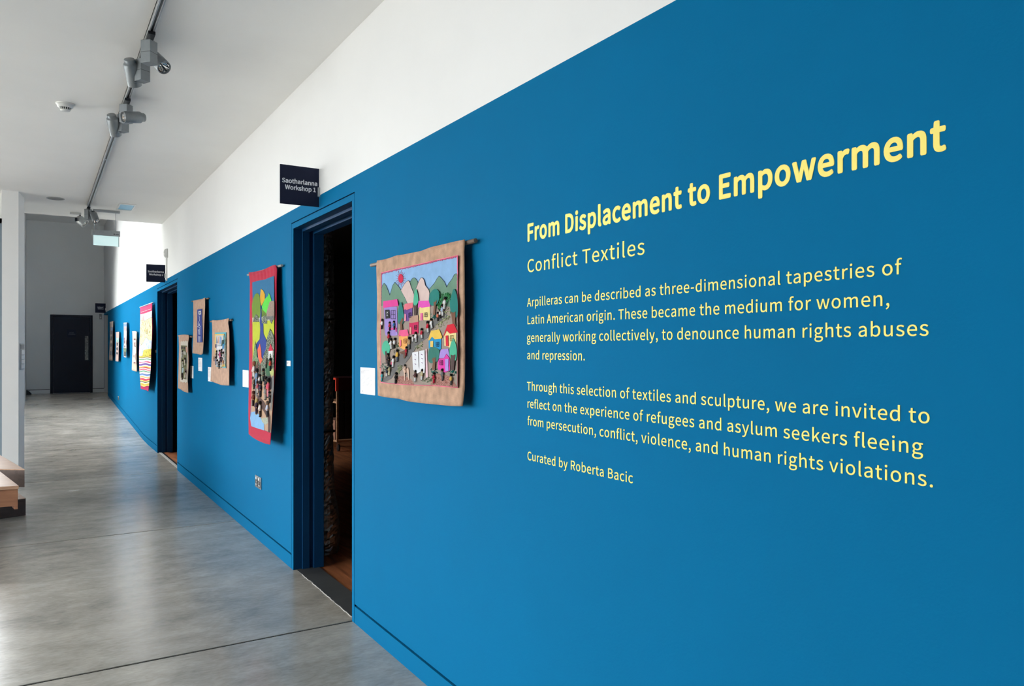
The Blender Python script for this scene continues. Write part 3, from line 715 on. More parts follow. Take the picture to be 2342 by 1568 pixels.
bm = BM(); slab(bm, P, 0.427, 0.435); obj('bench_top', bm, M_BENCH, r, 0.001)
bm = BM(); bx(bm, -0.95, -0.55, 7.95, 8.2, 0.1445, 0.29); obj('leg', bm, M_PLINTH, r)
r = thing('wooden_bench', (-0.6, 6.9, 0), 'light wooden bench in front with an overhanging lip and small corner foot', 'bench', 'low wooden benches')
P = [(-0.113, 6.43), (-0.253, 7.27), (-1.3, 7.27), (-1.3, 6.62)]
bm = BM(); slab(bm, P, 0.411, 0.435); obj('bench_top', bm, M_BENCH, r, 0.002)
Q = [(-0.118, 6.443), (-0.253, 7.25), (-1.28, 7.25), (-1.28, 6.632)]
bm = BM(); slab(bm, Q, 0.289, 0.411); obj('apron', bm, M_APRON, r, 0.002)
bm = BM(); slab(bm, [(-0.119, 6.445), (-0.135, 6.54), (-0.155, 6.54), (-0.139, 6.447)], 0.267, 0.289); obj('corner_foot', bm, M_APRON, r)
bm = BM(); bx(bm, -1.2, -0.62, 6.85, 7.15, 0.0, 0.289); obj('leg', bm, M_PLINTH, r)

# ------------------------------------------------------------------ inside the workshop
r = thing('foil_wrapped_duct', (1.693, 5.15, 0), 'foil wrapped round duct standing just inside the nearest doorway', 'duct')
M_FOIL = mat('crinkled_foil', (0.42, 0.42, 0.41, 1), 0.36, metal=1.0, bump=1.0, bscale=70, var=0.2, vscale=30)
bm = BM(); rings = []
for j in range(228):
    z = j * 3.18 / 227
    rad = 0.053 + 0.004 * math.sin(z * 5)
    if z < 0.32: rad = 0.093 - 0.45 * (z - 0.15) ** 2
    elif z < 0.44: rad = 0.080 - (z - 0.32) * 0.21
    jr = random.uniform(-.0015, .0015)
    rings.append([bm.verts.new((1.693 + math.cos(2 * math.pi * i / 32) * (rad + jr + random.uniform(-.0035, .0035)), 5.15 + math.sin(2 * math.pi * i / 32) * (rad + jr + random.uniform(-.0035, .0035)), z + random.uniform(-.004, .004) * (0 < j < 227))) for i in range(32)])
for a, b in zip(rings, rings[1:]):
    for i in range(32): bm.faces.new((a[i], a[(i + 1) % 32], b[(i + 1) % 32], b[i]))
obj('foil_sleeve', bm, M_FOIL, r)
for z in (0.83, 1.60, 2.4):
    bm = BM(); lathe(bm, (1.693, 5.15, z), (0, 0, 1), [(0, 0.058), (0, 0.063), (0.012, 0.063), (0.012, 0.058)]); obj('tie_band', bm, M_BLACK, r)

r = thing('storage_cart', (3.75, 10.2, 0), 'tall wheeled storage cart with red top and dark ribbed side inside the workshop', 'cart')
cx0, cx1, cy0, cy1 = 3.48, 4.45, 10.12, 10.75
M_RED = mat('red_orange_edge', rgb(235, 70, 45), 0.5); M_MAR = mat('dark_maroon', rgb(80, 20, 28), 0.5); M_RIB = mat('dark_ribbed_panel', (0.03, 0.033, 0.04, 1), 0.35, metal=0.3)
bm = BM()
for i in range(10):
    xa = cx0 + 0.02 + i * 0.095; bx(bm, xa, xa + 0.07, cy0 - 0.012, cy0, 0.17, 0.83)
bx(bm, cx0 + 0.02, cx1, cy0, cy0 + 0.01, 0.17, 0.84); obj('ribbed_side', bm, M_RIB, r, 0.003)
bm = BM(); bx(bm, cx0, cx1, cy0 - 0.01, cy1, 1.0, 1.012); bx(bm, cx0 + 0.02, cx1, cy0 - 0.012, cy0 + 0.01, 0.84, 1.0); obj('maroon_top', bm, M_MAR, r)
bm = BM(); bx(bm, cx0 - 0.015, cx0 + 0.02, cy0 - 0.012, cy0 + 0.02, 0.83, 1.012); bx(bm, cx0 - 0.015, cx0, cy0, cy1, 0.985, 1.012); obj('red_edge', bm, M_RED, r)
bm = BM(); bx(bm, cx0 - 0.005, cx0 + 0.02, cy0 - 0.01, cy0 + 0.015, 0.13, 0.83); bx(bm, cx0, cx0 + 0.02, cy1 - 0.02, cy1, 0.13, 1.0); obj('corner_post', bm, M_CART, r)
for z in (0.13, 0.66):
    bm = BM(); bx(bm, cx0, cx1, cy0, cy1, z, z + 0.025); obj('shelf', bm, M_CART, r)
bm = BM(); bx(bm, cx0 + 0.35, cx0 + 0.37, cy0, cy1, 0.15, 1.0); obj('back_panel', bm, M_CART, r)
bm = BM(); bx(bm, cx0 + 0.01, cx0 + 0.3, cy0 + 0.1, cy1 - 0.05, 0.155, 0.42); obj('drawer_box', bm, mat('brown_card', rgb(150, 105, 85), 0.8), r)
for (x, y) in ((cx0 + 0.04, cy0 + 0.05), (cx1 - 0.05, cy0 + 0.05), (cx0 + 0.04, cy1 - 0.05), (cx1 - 0.05, cy1 - 0.05)):
    bm = BM(); tube(bm, (x - 0.012, y, 0.046), (x + 0.012, y, 0.046), 0.046); w = obj('caster_wheel', bm, M_BLACK, r)
    bm = BM(); bx(bm, x - 0.03, x + 0.03, y - 0.03, y + 0.03, 0.12, 0.13); bx(bm, x - 0.018, x - 0.014, y - 0.015, y + 0.015, 0.045, 0.12); bx(bm, x + 0.014, x + 0.018, y - 0.015, y + 0.015, 0.045, 0.12); obj('caster_fork', bm, M_STEEL, w)

# ------------------------------------------------------------------ textile wall hangings
def lerp_poly(poly, t):
    """point at fraction t (by length) along a polyline"""
    L = [math.dist(a, b) for a, b in zip(poly, poly[1:])]; S = sum(L); d = t * S
    for (a, b), l in zip(zip(poly, poly[1:]), L):
        if d <= l or (a, b) == (poly[-2], poly[-1]): 
            k = min(1, d / l) if l else 0; return (a[0] + (b[0] - a[0]) * k, a[1] + (b[1] - a[1]) * k)
        d -= l
def curve(pts, n=5, closed=True):
    """round an outline off (Catmull-Rom)"""
    out = []; N = len(pts)
    for i in range(N if closed else N - 1):
        p0, p1, p2, p3 = (pts[(i + k) % N] if closed else pts[max(0, min(N - 1, i + k))] for k in (-1, 0, 1, 2))
        for j in range(n):
            t = j / n
            out.append(tuple(0.5 * (2 * p1[c] + (p2[c] - p0[c]) * t + (2 * p0[c] - 5 * p1[c] + 4 * p2[c] - p3[c]) * t * t + (3 * p1[c] - p0[c] - 3 * p2[c] + p3[c]) * t ** 3) for c in (0, 1)))
    if not closed: out.append(pts[-1])
    return out

class Hanging:
    """a cloth hung from a rod; outlines are given as sighted on the photograph and put on the cloth, which leans g0 (top) to g1 (foot) off the wall"""
    def __init__(s, name, label, top, right, bottom, left, g0, g1, cat='wall hanging', group='textile wall hangings'):
        s.top, s.right, s.bottom, s.left, s.g0, s.g1 = top, right, bottom, left, g0, g1
        p = on_wall(*top[0], g0); q = on_wall(*top[-1], g0)
        s.root = thing(name, ((p + q) / 2)[:], label, cat, group)
    def gap(s, u, v):
        k = (u - s.top[0][0]) / (s.top[-1][0] - s.top[0][0])
        v0 = s.top[0][1] + (s.top[-1][1] - s.top[0][1]) * k; v1 = s.bottom[0][1] + (s.bottom[-1][1] - s.bottom[0][1]) * k
        t = (v - v0) / (v1 - v0)
        return s.g0 + (s.g1 - s.g0) * t
    def P(s, u, v, o=0.0): return on_wall(u, v, s.gap(u, v) + o)
    def cloth(s, m, name='cloth_backing', n=(26, 40), amp=0.0025, thick=0.0035, ph=0.0, folds=5):
        bm = BM(); F = []; B = []
        nu, nv = n
        for j in range(nv + 1):
            t = j / nv; fr, br = [], []
            for i in range(nu + 1):
                q = i / nu
                T_, B_, L_, R_ = lerp_poly(s.top, q), lerp_poly(s.bottom, q), lerp_poly(s.left, t), lerp_poly(s.right, t)
                c = []
                for a in (0, 1):
                    c.append((1 - t) * T_[a] + t * B_[a] + (1 - q) * L_[a] + q * R_[a] - ((1 - q) * (1 - t) * s.top[0][a] + q * (1 - t) * s.top[-1][a] + (1 - q) * t * s.bottom[0][a] + q * t * s.bottom[-1][a]))
                edge = max(abs(q - 0.5) * 2, abs(t - 0.5) * 2) ** 3
                w = amp * edge * (math.sin(q * 2 * math.pi * folds + ph) * (1 - t) ** 2 * 1.2 + math.sin(t * 9 + ph * 2 + q * 3) * 0.9)
                fr.append(bm.verts.new(s.P(c[0], c[1], w))); br.append(bm.verts.new(s.P(c[0], c[1], w - thick)))
            F.append(fr); B.append(br)
        for j in range(nv):
            for i in range(nu):
                f = bm.faces.new((F[j][i], F[j][i + 1], F[j + 1][i + 1], F[j + 1][i])); f.smooth = True
                f = bm.faces.new((B[j][i], B[j + 1][i], B[j + 1][i + 1], B[j][i + 1])); f.smooth = True
        for j in range(nv):
            for i in (0, nu): bm.faces.new((F[j][i], F[j + 1][i], B[j + 1][i], B[j][i]))
        for i in range(nu):
            for j in (0, nv): bm.faces.new((F[j][i], F[j][i + 1], B[j][i + 1], B[j][i]))
        return obj(name, bm, m, s.root)
    def rod(s, a, b, r=0.009, m=None, name='dowel', g=None):
        g = s.g0 - 0.0175 if g is None else g
        p, q = on_wall(*a, g), on_wall(*b, g); bm = BM(); tube(bm, p, q, r, seg=14)
        d = (q - p).normalized()
        o = obj(name, bm, m or M_DOWEL, s.root)
        for e, k in ((p, 0.25), (q, 0.75)):
            pass
        bm = BM()
        for k in (0.12, 0.88):
            c = p + (q - p) * k; tube(bm, (c.x, c.y, c.z - r * 0.7), (WX, c.y, c.z - r * 0.7), 0.003, seg=8)
        obj('wall_hook', bm, M_STEEL, s.root); return o
    def pieces(s, name, lst, parent, th=0.0016):
        """one applique made of flat cloth pieces: (outline, colour or material, layer offset, rounded?)"""
        bm = BM(); ms = []
        for (pts, col, o, rnd) in lst:
            m = col if isinstance(col, bpy.types.Material) else cloth_mat(col)
            if m not in ms: ms.append(m)
            if rnd: pts = curve(pts)
            A = [bm.verts.new(s.P(u, v, o + th)) for u, v in pts]; Bk = [bm.verts.new(s.P(u, v, o - 0.0008)) for u, v in pts]; k = len(pts)
            try: f = bm.faces.new(A)
            except ValueError: continue
            f.material_index = ms.index(m); tri = bmesh.ops.triangulate(bm, faces=[f])
            for i in range(k):
                f = bm.faces.new((A[i], Bk[i], Bk[(i + 1) % k], A[(i + 1) % k])); f.material_index = ms.index(m)
        return obj(name, bm, ms, parent)
    def lines(s, name, segs, m, parent, r=0.0008, o=0.004):
        """embroidered thread"""
        bm = BM()
        for (a, b) in segs: tube(bm, s.P(a[0], a[1], o), s.P(b[0], b[1], o), r, seg=5)
        return obj(name, bm, m, parent)
    def doll(s, u, v, h, parent, dress, hair=(12, 12, 14), skin=(214, 160, 120), trousers=None, tilt=0.0, o=0.006, name='doll'):
        """little stuffed figure of height h (photo rows) whose head centre is sighted at u, v"""
        c = s.P(u, v, o); d = s.P(u, v + h, o); H = (c - d).length * 1.35
        bm = BM(); ms = [cloth_mat(hair), cloth_mat(skin), cloth_mat(dress), cloth_mat(trousers or dress)]
        ball(bm, (0, 0, 0), (H * 0.09, H * 0.10, H * 0.115), 1)
        ball(bm, (0.01 * H, 0.0, H * 0.035), (H * 0.115, H * 0.15, H * 0.13), 0); ball(bm, (0, H * 0.09, -H * 0.02), (H * 0.08, H * 0.07, H * 0.14), 0)
        ball(bm, (0, 0, -H * 0.30), (H * 0.10, H * 0.16, H * 0.22), 2)
        for q in (-1, 1):
            tube(bm, (0, q * H * 0.11, -H * 0.16), (-H * 0.05, q * H * 0.20, -H * 0.38), H * 0.055, H * 0.045, 7, 2)
            ball(bm, (-H * 0.05, q * H * 0.205, -H * 0.40), H * 0.04, 1, 6, 5)
            tube(bm, (0, q * H * 0.055, -H * 0.46), (0, q * H * 0.075, -H * 0.80), H * 0.07, H * 0.055, 7, 3)
            ball(bm, (-H * 0.02, q * H * 0.08, -H * 0.82), (H * 0.06, H * 0.045, H * 0.03), 0, 6, 5)
        bmesh.ops.rotate(bm, verts=bm.verts, cent=(0, 0, 0), matrix=Matrix.Rotation(tilt, 3, 'X'))
        bmesh.ops.translate(bm, verts=bm.verts, vec=c)
        return obj(name, bm, ms, parent)
    def bush(s, u, v, w, h, parent, col, n=60, name='bush'):
        bm = BM(); ms = [cloth_mat(col), cloth_mat(tuple(max(0, c - 40) for c in col))]
        for i in range(n):
            a = u + random.uniform(-w, w) * 0.7; b = v + random.uniform(-h, h) * 0.7
            an = random.uniform(0, 2 * math.pi); l = random.uniform(0.4, 0.9)
            tube(bm, s.P(a, b, 0.003), s.P(a + math.cos(an) * w * l, b + math.sin(an) * h * l, random.uniform(0.006, 0.014)), 0.0036, 0.0014, 5, 1 if i % 4 == 0 else 0)
        return obj(name, bm, ms, parent)

# --- the village scene on burlap
H1 = Hanging('wall_hanging', 'large burlap hanging with a village scene and red sun, right of the nearest doorway',
    [(862, 595.5), (875, 594), (893, 589), (905, 584), (922, 582), (940, 578), (962, 574), (985, 565), (1015, 558), (1040, 552), (1063.5, 547)],
    [(1063.5, 547), (1062, 575), (1063, 640), (1063.5, 720), (1064, 820), (1063, 890), (1058.5, 928.5)],
    [(864, 904), (880, 908), (910, 911), (930, 917), (960, 921), (1000, 925), (1030, 928), (1058.5, 928.5)],
    [(862, 595.5), (860.5, 610), (862.5, 680), (861.5, 760), (863, 850), (864, 904)], 0.035, 0.040)
H1.cloth(M_BURLAP, 'burlap_backing', amp=0.004, ph=1.0)
H1.rod((849.5, 606.5), (1088, 550), 0.0085)
A = lambda x, y: (860 + x / 9.225, 570 + y / 9.225)
B = lambda x, y: (860 + x / 9.225, 730 + y / 9.225)
def AA(l): return [A(*p) for p in l]
def BB(l): return [B(*p) for p in l]
PANEL = AA([(110, 495), (480, 405), (840, 330), (1280, 225), (1725, 130)]) + BB([(1725, 400), (1722, 1440), (1200, 1395), (800, 1385), (400, 1362), (100, 1330), (95, 300)])
pn = H1.pieces('picture_panel', [(PANEL, (146, 188, 232), 0.003, False)], H1.root)
GREEN, PINKM, TEAL, TEAL2, LTEAL, BROWN, DBROWN = (112, 150, 128), (222, 196, 190), (20, 128, 120), (48, 122, 110), (78, 186, 152), (122, 84, 64), (84, 64, 62)
THREAD = mat('dark_blue_thread', rgb(56, 70, 96), 0.8); PTHREAD = mat('pink_thread', rgb(246, 116, 150), 0.8); BTHREAD = mat('black_thread', rgb(30, 26, 40), 0.8)
def applique(nm, pts, col, off_, rnd=True, outline=None):
    o = H1.pieces(nm, [(pts, col, off_, rnd)], pn)
    if outline:
        q = curve(pts) if rnd else pts
        segs = [(a, b) for a, b in zip(q, q[1:])]
        H1.lines('stitched_outline', segs, outline, pn, 0.0007, off_ + 0.002)
    return o
applique('mountain', AA([(700, 1190), (700, 800), (740, 650), (800, 598), (850, 640), (885, 720), (895, 1000), (880, 1190)]), GREEN, 0.005, True, THREAD)
applique('mountain', AA([(112, 1230), (112, 830), (140, 750), (170, 710), (215, 770), (262, 890), (290, 968), (318, 880), (350, 760), (395, 695), (450, 750), (520, 850), (600, 1000), (665, 1120), (665, 1230)]), GREEN, 0.0052, False, THREAD)
applique('mountain', AA([(1110, 850), (1230, 715), (1290, 610), (1330, 560), (1380, 610), (1440, 680), (1490, 800), (1530, 715), (1600, 630), (1650, 530), (1690, 508), (1718, 530), (1718, 1300), (1110, 1230)]), GREEN, 0.0054, False, THREAD)
applique('mountain', AA([(525, 860), (590, 740), (640, 680), (680, 655), (710, 690), (740, 790), (800, 940), (800, 1150), (660, 1140), (600, 1000)]), PINKM, 0.0066, False, THREAD)
applique('mountain', AA([(840, 830), (900, 680), (940, 600), (975, 595), (1010, 640), (1040, 760), (1110, 850), (1130, 920), (1110, 1150), (885, 1150), (880, 980)]), PINKM, 0.0068, False, THREAD)
applique('ground_cloth', AA([(104, 1190), (680, 1170), (1200, 1150), (1380, 1250), (1500, 1200), (1722, 1260)]) + BB([(1718, 1430), (1200, 1385), (800, 1375), (400, 1352), (108, 1322)]), (162, 146, 136), 0.0082, False)
applique('road', AA([(1420, 1330), (1530, 1400)]) + BB([(1330, 60), (1150, 230), (1090, 380), (900, 520), (780, 700), (620, 930), (420, 1090), (330, 1240), (180, 1325), (110, 1310), (95, 1270), (250, 1190), (330, 1060), (420, 900), (640, 560), (780, 420), (1000, 280), (1130, 120), (1250, -20)]), (112, 110, 110), 0.0096, False)
PATT = pattern('red_brown_print', [(120, 60, 55), (170, 120, 110), (205, 165, 150), (110, 48, 48)], 260)
applique('print_patch', BB([(480, 1200), (600, 1190), (740, 1260), (810, 1378), (380, 1350)]), PATT, 0.0092, False)
applique('print_patch', BB([(1190, 1170), (1330, 1140), (1560, 1200), (1715, 1428), (1150, 1382)]), PATT, 0.0092, False)
# sun with stitched rays
sc_ = A(520, 612)
applique('sun', [(sc_[0] + 5.7 * math.cos(t * math.pi / 12), sc_[1] + 10.6 * math.sin(t * math.pi / 12)) for t in range(24)], (214, 30, 78), 0.005, False)
H1.lines('sun_rays', [((sc_[0] + 6.6 * math.cos(t), sc_[1] + 11.8 * math.sin(t)), (sc_[0] + k * math.cos(t), sc_[1] + k * 1.75 * math.sin(t))) for t, k in [(i * math.pi / 9, 9.0 if i % 2 else 11.2) for i in range(18)]], mat('red_thread', rgb(170, 40, 90), 0.8), pn, 0.0008, 0.0055)
def house(body, roof, bc, rc, extra, off_=0.0100):
    H1.pieces('house', [(body, bc, off_, False), (roof, rc, off_ + 0.0012, False)] + [(p, c, off_ + 0.0022, False) for p, c in extra], pn, 0.0018)
def win(F, x0, y0, x1, y1, m=None, o=0.0140):
    xm, ym = (x0 + x1) / 2, (y0 + y1) / 2
    H1.lines('stitched_window', [(F(a, b), F(c, d)) for a, b, c, d in ((x0, y0, x1, y0 - 4), (x1, y0 - 4, x1, y1), (x1, y1, x0, y1), (x0, y1, x0, y0), (xm, y0, xm, y1), (x0, ym, x1, ym))], m or BTHREAD, pn, 0.0010, o)
MAG, LAV = (226, 64, 148), (164, 140, 212)
house(AA([(170, 1215), (440, 1210)]) + BB([(455, 330), (400, 345), (200, 340), (182, 250)]), AA([(150, 1095), (445, 1050), (472, 1190), (150, 1235)]), LAV, (232, 66, 158),
      [(AA([(190, 1275), (278, 1270), (292, 1450), (200, 1465)]), (26, 24, 32)), (BB([(255, 190), (430, 175), (432, 205), (260, 225)]), MAG), (BB([(408, 185), (432, 180), (432, 262), (412, 262)]), MAG)])
win(A, 318, 1288, 404, 1465); H1.lines('chalk_marks', [(A(225, 1320), A(255, 1345)), (A(255, 1315), A(225, 1350)), (A(225, 1385), A(255, 1400)), (A(240, 1370), A(235, 1415))], M_CARD, pn, 0.0010, 0.0142)
house(AA([(595, 1270), (768, 1235), (762, 1420), (690, 1515), (590, 1512)]), AA([(605, 1150), (782, 1120), (772, 1230), (640, 1280), (612, 1255), (583, 1285)]), (112, 72, 152), (240, 118, 138), [(AA([(600, 1355), (632, 1370), (632, 1500), (588, 1515)]), (240, 150, 178))])
win(A, 690, 1340, 735, 1440)
house(AA([(915, 1215), (1132, 1205), (1142, 1490), (915, 1500)]), AA([(895, 1090), (1110, 1080), (1152, 1205), (960, 1232), (920, 1208), (885, 1252)]), (244, 222, 150), (234, 84, 190), [(AA([(933, 1345), (985, 1340), (985, 1495), (935, 1500)]), (240, 110, 170))])
win(A, 1020, 1340, 1080, 1420)
house(BB([(700, 50), (895, 35), (895, 292), (700, 322)]), AA([(712, 1420), (885, 1385), (897, 1525), (740, 1552), (690, 1542)]), (206, 24, 88), (190, 150, 130), [(BB([(710, 170), (746, 165), (746, 300), (712, 308)]), (232, 160, 150))])
win(B, 806, 128, 855, 212)
house(BB([(480, 350), (672, 345), (655, 560), (598, 645), (520, 600), (480, 560)]), BB([(495, 230), (660, 212), (692, 342), (560, 362), (500, 335), (468, 372)]), (246, 176, 96), (240, 92, 146), [(BB([(495, 435), (530, 430), (530, 560), (498, 572)]), (238, 110, 140))])
win(B, 582, 415, 640, 500, mat('rust_thread', rgb(130, 70, 40), 0.8))
house(BB([(1180, 355), (1235, 410), (1372, 415), (1370, 620), (1322, 662), (1110, 612), (1110, 440)]), BB([(1160, 240), (1332, 212), (1397, 372), (1370, 408), (1240, 420), (1180, 365), (1130, 440), (1098, 447)]), (20, 150, 206), (238, 196, 82), [(BB([(1145, 460), (1205, 455), (1203, 585), (1143, 580)]), (240, 205, 110))], 0.0104)
win(B, 1266, 482, 1326, 570)
house(BB([(1440, 345), (1492, 240), (1555, 300), (1690, 285), (1690, 560), (1560, 592), (1440, 552)]), BB([(1505, 118), (1640, 88), (1722, 272), (1560, 302), (1492, 230), (1432, 352), (1420, 345)]), (246, 226, 160), (220, 20, 48), [(BB([(1465, 342), (1518, 338), (1528, 570), (1472, 560)]), (220, 28, 56))])
win(B, 1562, 342, 1630, 455, mat('ochre_thread', rgb(150, 120, 50), 0.8))
house(BB([(1312, 828), (1430, 820), (1486, 728), (1552, 830), (1560, 1075), (1460, 1122), (1302, 1052)]), BB([(1370, 632), (1522, 618), (1552, 800), (1486, 722), (1430, 815), (1312, 815)]), (230, 60, 170), (176, 146, 226), [(BB([(1455, 838), (1526, 832), (1526, 1085), (1462, 1098)]), (176, 150, 226))], 0.0108)
win(B, 1346, 872, 1406, 962)
def tree(crown, trunk, cc, tc, off_=0.0116):
    H1.pieces('tree', [(trunk, tc, off_ + 0.0012, False), (crown, cc, off_, True)], pn, 0.0020)
tree(AA([(515, 1112), (555, 1200), (582, 1350), (592, 1480), (560, 1568), (480, 1568), (460, 1450), (470, 1250)]), AA([(478, 1555), (510, 1520), (555, 1440), (575, 1480), (548, 1568)]) + BB([(560, 215), (510, 225), (500, 60)]), TEAL, BROWN)
tree(AA([(845, 838), (880, 960), (890, 1110), (820, 1192), (788, 1150), (800, 970)]), AA([(798, 1165), (825, 1195), (860, 1160), (855, 1385), (803, 1390)]), LTEAL, DBROWN)
tree(AA([(1115, 1080), (1130, 960), (1190, 865), (1260, 838), (1322, 890), (1336, 1000), (1300, 1130), (1240, 1185), (1150, 1172)]), AA([(1212, 1100), (1240, 1110), (1285, 1062), (1262, 1160), (1242, 1385), (1200, 1380), (1220, 1200)]), TEAL, BROWN)
tree(AA([(1640, 832), (1690, 920), (1722, 1100), (1715, 1400), (1620, 1422), (1572, 1300), (1560, 1100), (1602, 930)]), AA([(1580, 1310), (1625, 1340), (1672, 1310), (1672, 1560)]) + BB([(1695, 170), (1650, 90), (1615, 95)]), TEAL, BROWN)
tree(BB([(200, 448), (278, 500), (292, 640), (250, 762), (180, 752), (128, 650), (140, 520)]), BB([(190, 682), (215, 655), (240, 760), (292, 935), (205, 935)]), LTEAL, DBROWN)
tree(BB([(1200, 578), (1290, 610), (1337, 680), (1310, 862), (1250, 902), (1150, 922), (1100, 842), (1105, 680), (1140, 600)]), BB([(1180, 830), (1215, 812), (1258, 798), (1240, 1065), (1178, 1062), (1200, 900)]), TEAL2, BROWN, 0.0124)
tree(BB([(1625, 398), (1680, 520), (1706, 680), (1690, 832), (1650, 872), (1560, 802), (1550, 640), (1580, 510)]), BB([(1575, 740), (1620, 760), (1672, 738), (1640, 1072), (1578, 1072)]), LTEAL, DBROWN, 0.0124)
# washing and cloth strips
H1.pieces('towel', [(BB([(760, 700), (890, 678), (900, 980), (930, 1110), (870, 1140), (780, 1060)]), (236, 236, 242), 0.0118, False)], pn, 0.003)
H1.pieces('towel', [(BB([(905, 668), (1025, 648), (1032, 1000), (1022, 1132), (950, 1130), (915, 1060)]), (236, 236, 242), 0.0118, False)], pn, 0.003)
H1.pieces('cloth_strip', [(BB([(1043, 622), (1072, 620), (1095, 1222), (1050, 1232)]), (238, 196, 206), 0.0108, False)], pn)
H1.lines('towel_stitches', [(B(x, y), B(x + 22, y + 14)) for x, y in ((820, 740), (815, 840), (820, 935), (955, 735), (960, 820), (960, 910))], mat('violet_thread', rgb(110, 60, 120), 0.8), pn, 0.0012, 0.0155)
# bushes and dolls
for F, x, y, w, h, col in ((A, 1330, 1130, 11, 20, (70, 160, 100)), (A, 1500, 1010, 9, 10, (70, 160, 100)), (A, 1215, 1420, 6, 6, (20, 128, 120)), (B, 195, 1010, 9, 10, (26, 120, 108)), (B, 1215, 1110, 8, 8, (26, 120, 108)), (B, 1610, 1110, 8, 7, (26, 120, 108)),
                           (B, 890, 560, 8, 9, (178, 190, 140)), (B, 1340, 100, 9, 14, (186, 194, 150)), (B, 490, 1030, 8, 9, (176, 186, 140)), (A, 1480, 1420, 8, 16, (186, 194, 150)), (B, 430, 590, 9, 9, (110, 130, 100)), (B, 1080, 1280, 12, 6, (120, 140, 110))):
    H1.bush(*F(x, y), w, h, pn, col)
DR, DWH, DBK, DTEAL = (190, 22, 56), (232, 232, 234), (26, 26, 30), (70, 180, 190)
for F, x, y, h, dress, tr, sk in ((B, 265, 290, 20, DR, DBK, 0), (B, 310, 430, 20, DWH, DWH, 0), (B, 285, 75, 16, DR, DBK, 0), (B, 375, 55, 16, (30, 120, 180), DBK, 0), (B, 130, 20, 18, DWH, DBK, 0), (B, 395, 420, 19, DWH, DBK, 0),
                              (B, 700, 405, 22, (196, 160, 120), (96, 100, 104), 0), (B, 835, 295, 19, DWH, (200, 200, 204), 0), (B, 960, 215, 19, DR, DWH, 0), (B, 1085, 70, 21, (214, 28, 60), DWH, 0), (B, 1160, 10, 19, DWH, DWH, 0), (B, 780, 350, 12, DWH, DWH, 0),
                              (A, 1455, 1040, 22, DWH, DWH, 0), (A, 1395, 1190, 22, (170, 186, 210), DWH, 0), (A, 1350, 1290, 16, DWH, DBK, 0), (A, 1300, 1345, 16, (232, 120, 90), DBK, 0),
                              (B, 640, 600, 17, DR, (150, 20, 50), 0), (B, 445, 665, 22, (226, 180, 70), (80, 90, 104), 0), (B, 250, 750, 22, (40, 30, 34), DBK, 0), (B, 370, 800, 21, DWH, DWH, 0), (B, 330, 870, 15, (226, 90, 130), DBK, 0),
                              (B, 290, 985, 20, (160, 150, 110), (220, 214, 180), 0), (B, 235, 1040, 17, (40, 60, 80), DWH, 0), (B, 130, 1130, 17, DTEAL, DTEAL, 0), (B, 425, 1150, 20, DBK, DBK, 0), (B, 610, 975, 16, (214, 180, 160), (214, 180, 160), 0),
                              (B, 835, 1105, 21, (80, 40, 44), DWH, 0), (B, 975, 1080, 20, (200, 190, 150), DWH, 0), (B, 1220, 1150, 19, DR, DR, 0), (B, 1395, 1075, 21, (110, 112, 116), (90, 92, 98), 0), (B, 1580, 1180, 20, (226, 180, 90), (90, 84, 80), 0)):
    H1.doll(*F(x, y), h, pn, dress, trousers=tr, tilt=random.uniform(-0.25, 0.25), o=0.016)
H1.pieces('table_cloth', [(BB([(560, 1040), (680, 1020), (690, 1080), (700, 1285), (685, 1285), (665, 1130), (620, 1130), (615, 1290), (598, 1290), (585, 1130)]), (222, 188, 168), 0.0118, False)], pn)
H1.pieces('horse', [(BB([(490, 690), (600, 655), (640, 700), (640, 760), (600, 820), (575, 800), (580, 740), (520, 720)]), (108, 72, 56), 0.0118, False)], pn, 0.003)
# blanket stitch round the panel
segs = []
ring = PANEL + [PANEL[0]]
cx_, cy_ = A(900, 900)
for a, b in zip(ring, ring[1:]):
    L_ = math.dist(a, b); n_ = max(1, int(L_ / 2.1))
    for i in range(n_):
        k = i / n_; p = (a[0] + (b[0] - a[0]) * k, a[1] + (b[1] - a[1]) * k)
        dx, dy = (1.6, 0) if abs(b[0] - a[0]) < abs(b[1] - a[1]) else (0, 4.2)
        sx = 1 if p[0] < cx_ else -1; sy = 1 if p[1] < 780 else -1
        l = random.uniform(0.6, 1.2); segs.append((p, (p[0] + dx * sx * l + random.uniform(-.4, .4), p[1] + dy * sy * l)))
    segs.append((a, b))
H1.lines('blanket_stitch', segs, PTHREAD, pn, 0.0014, 0.0062)

# --- long red bordered hanging
U3 = lambda x, y: (560 + x / 7.127, 600 + y / 7.127)
U4 = lambda x, y: (560 + x / 7.127, 800 + y / 7.127)
def L3(l): return [U3(*p) for p in l]
def L4(l): return [U4(*p) for p in l]
H2 = Hanging('wall_hanging', 'long red bordered hanging with hills and a blue river, left of the nearest doorway',
    [(568.5, 622.5), (576, 622), (588, 620), (600, 617.5), (612, 612), (622, 607), (631, 605)],
    [(631, 605), (634, 613), (633, 640), (632.6, 700), (632.6, 800), (630.2, 842), (628, 884), (625.7, 926), (622.4, 968), (618.2, 1016.8)],
    [(568.7, 992), (578, 1000), (590, 1007), (604, 1013), (618.2, 1016.8)],
    [(568.5, 622.5), (571.5, 640), (571, 720), (569.5, 850), (568, 940), (568.7, 992)], 0.034, 0.095)
M_REDC = cloth_mat((196, 28, 66))
H2.cloth(M_REDC, 'red_backing', amp=0.003, folds=8)
H2.rod((567, 628.5), (645, 606.5), 0.008, mat('pale_rod', rgb(168, 160, 152), 0.45), g=0.018)
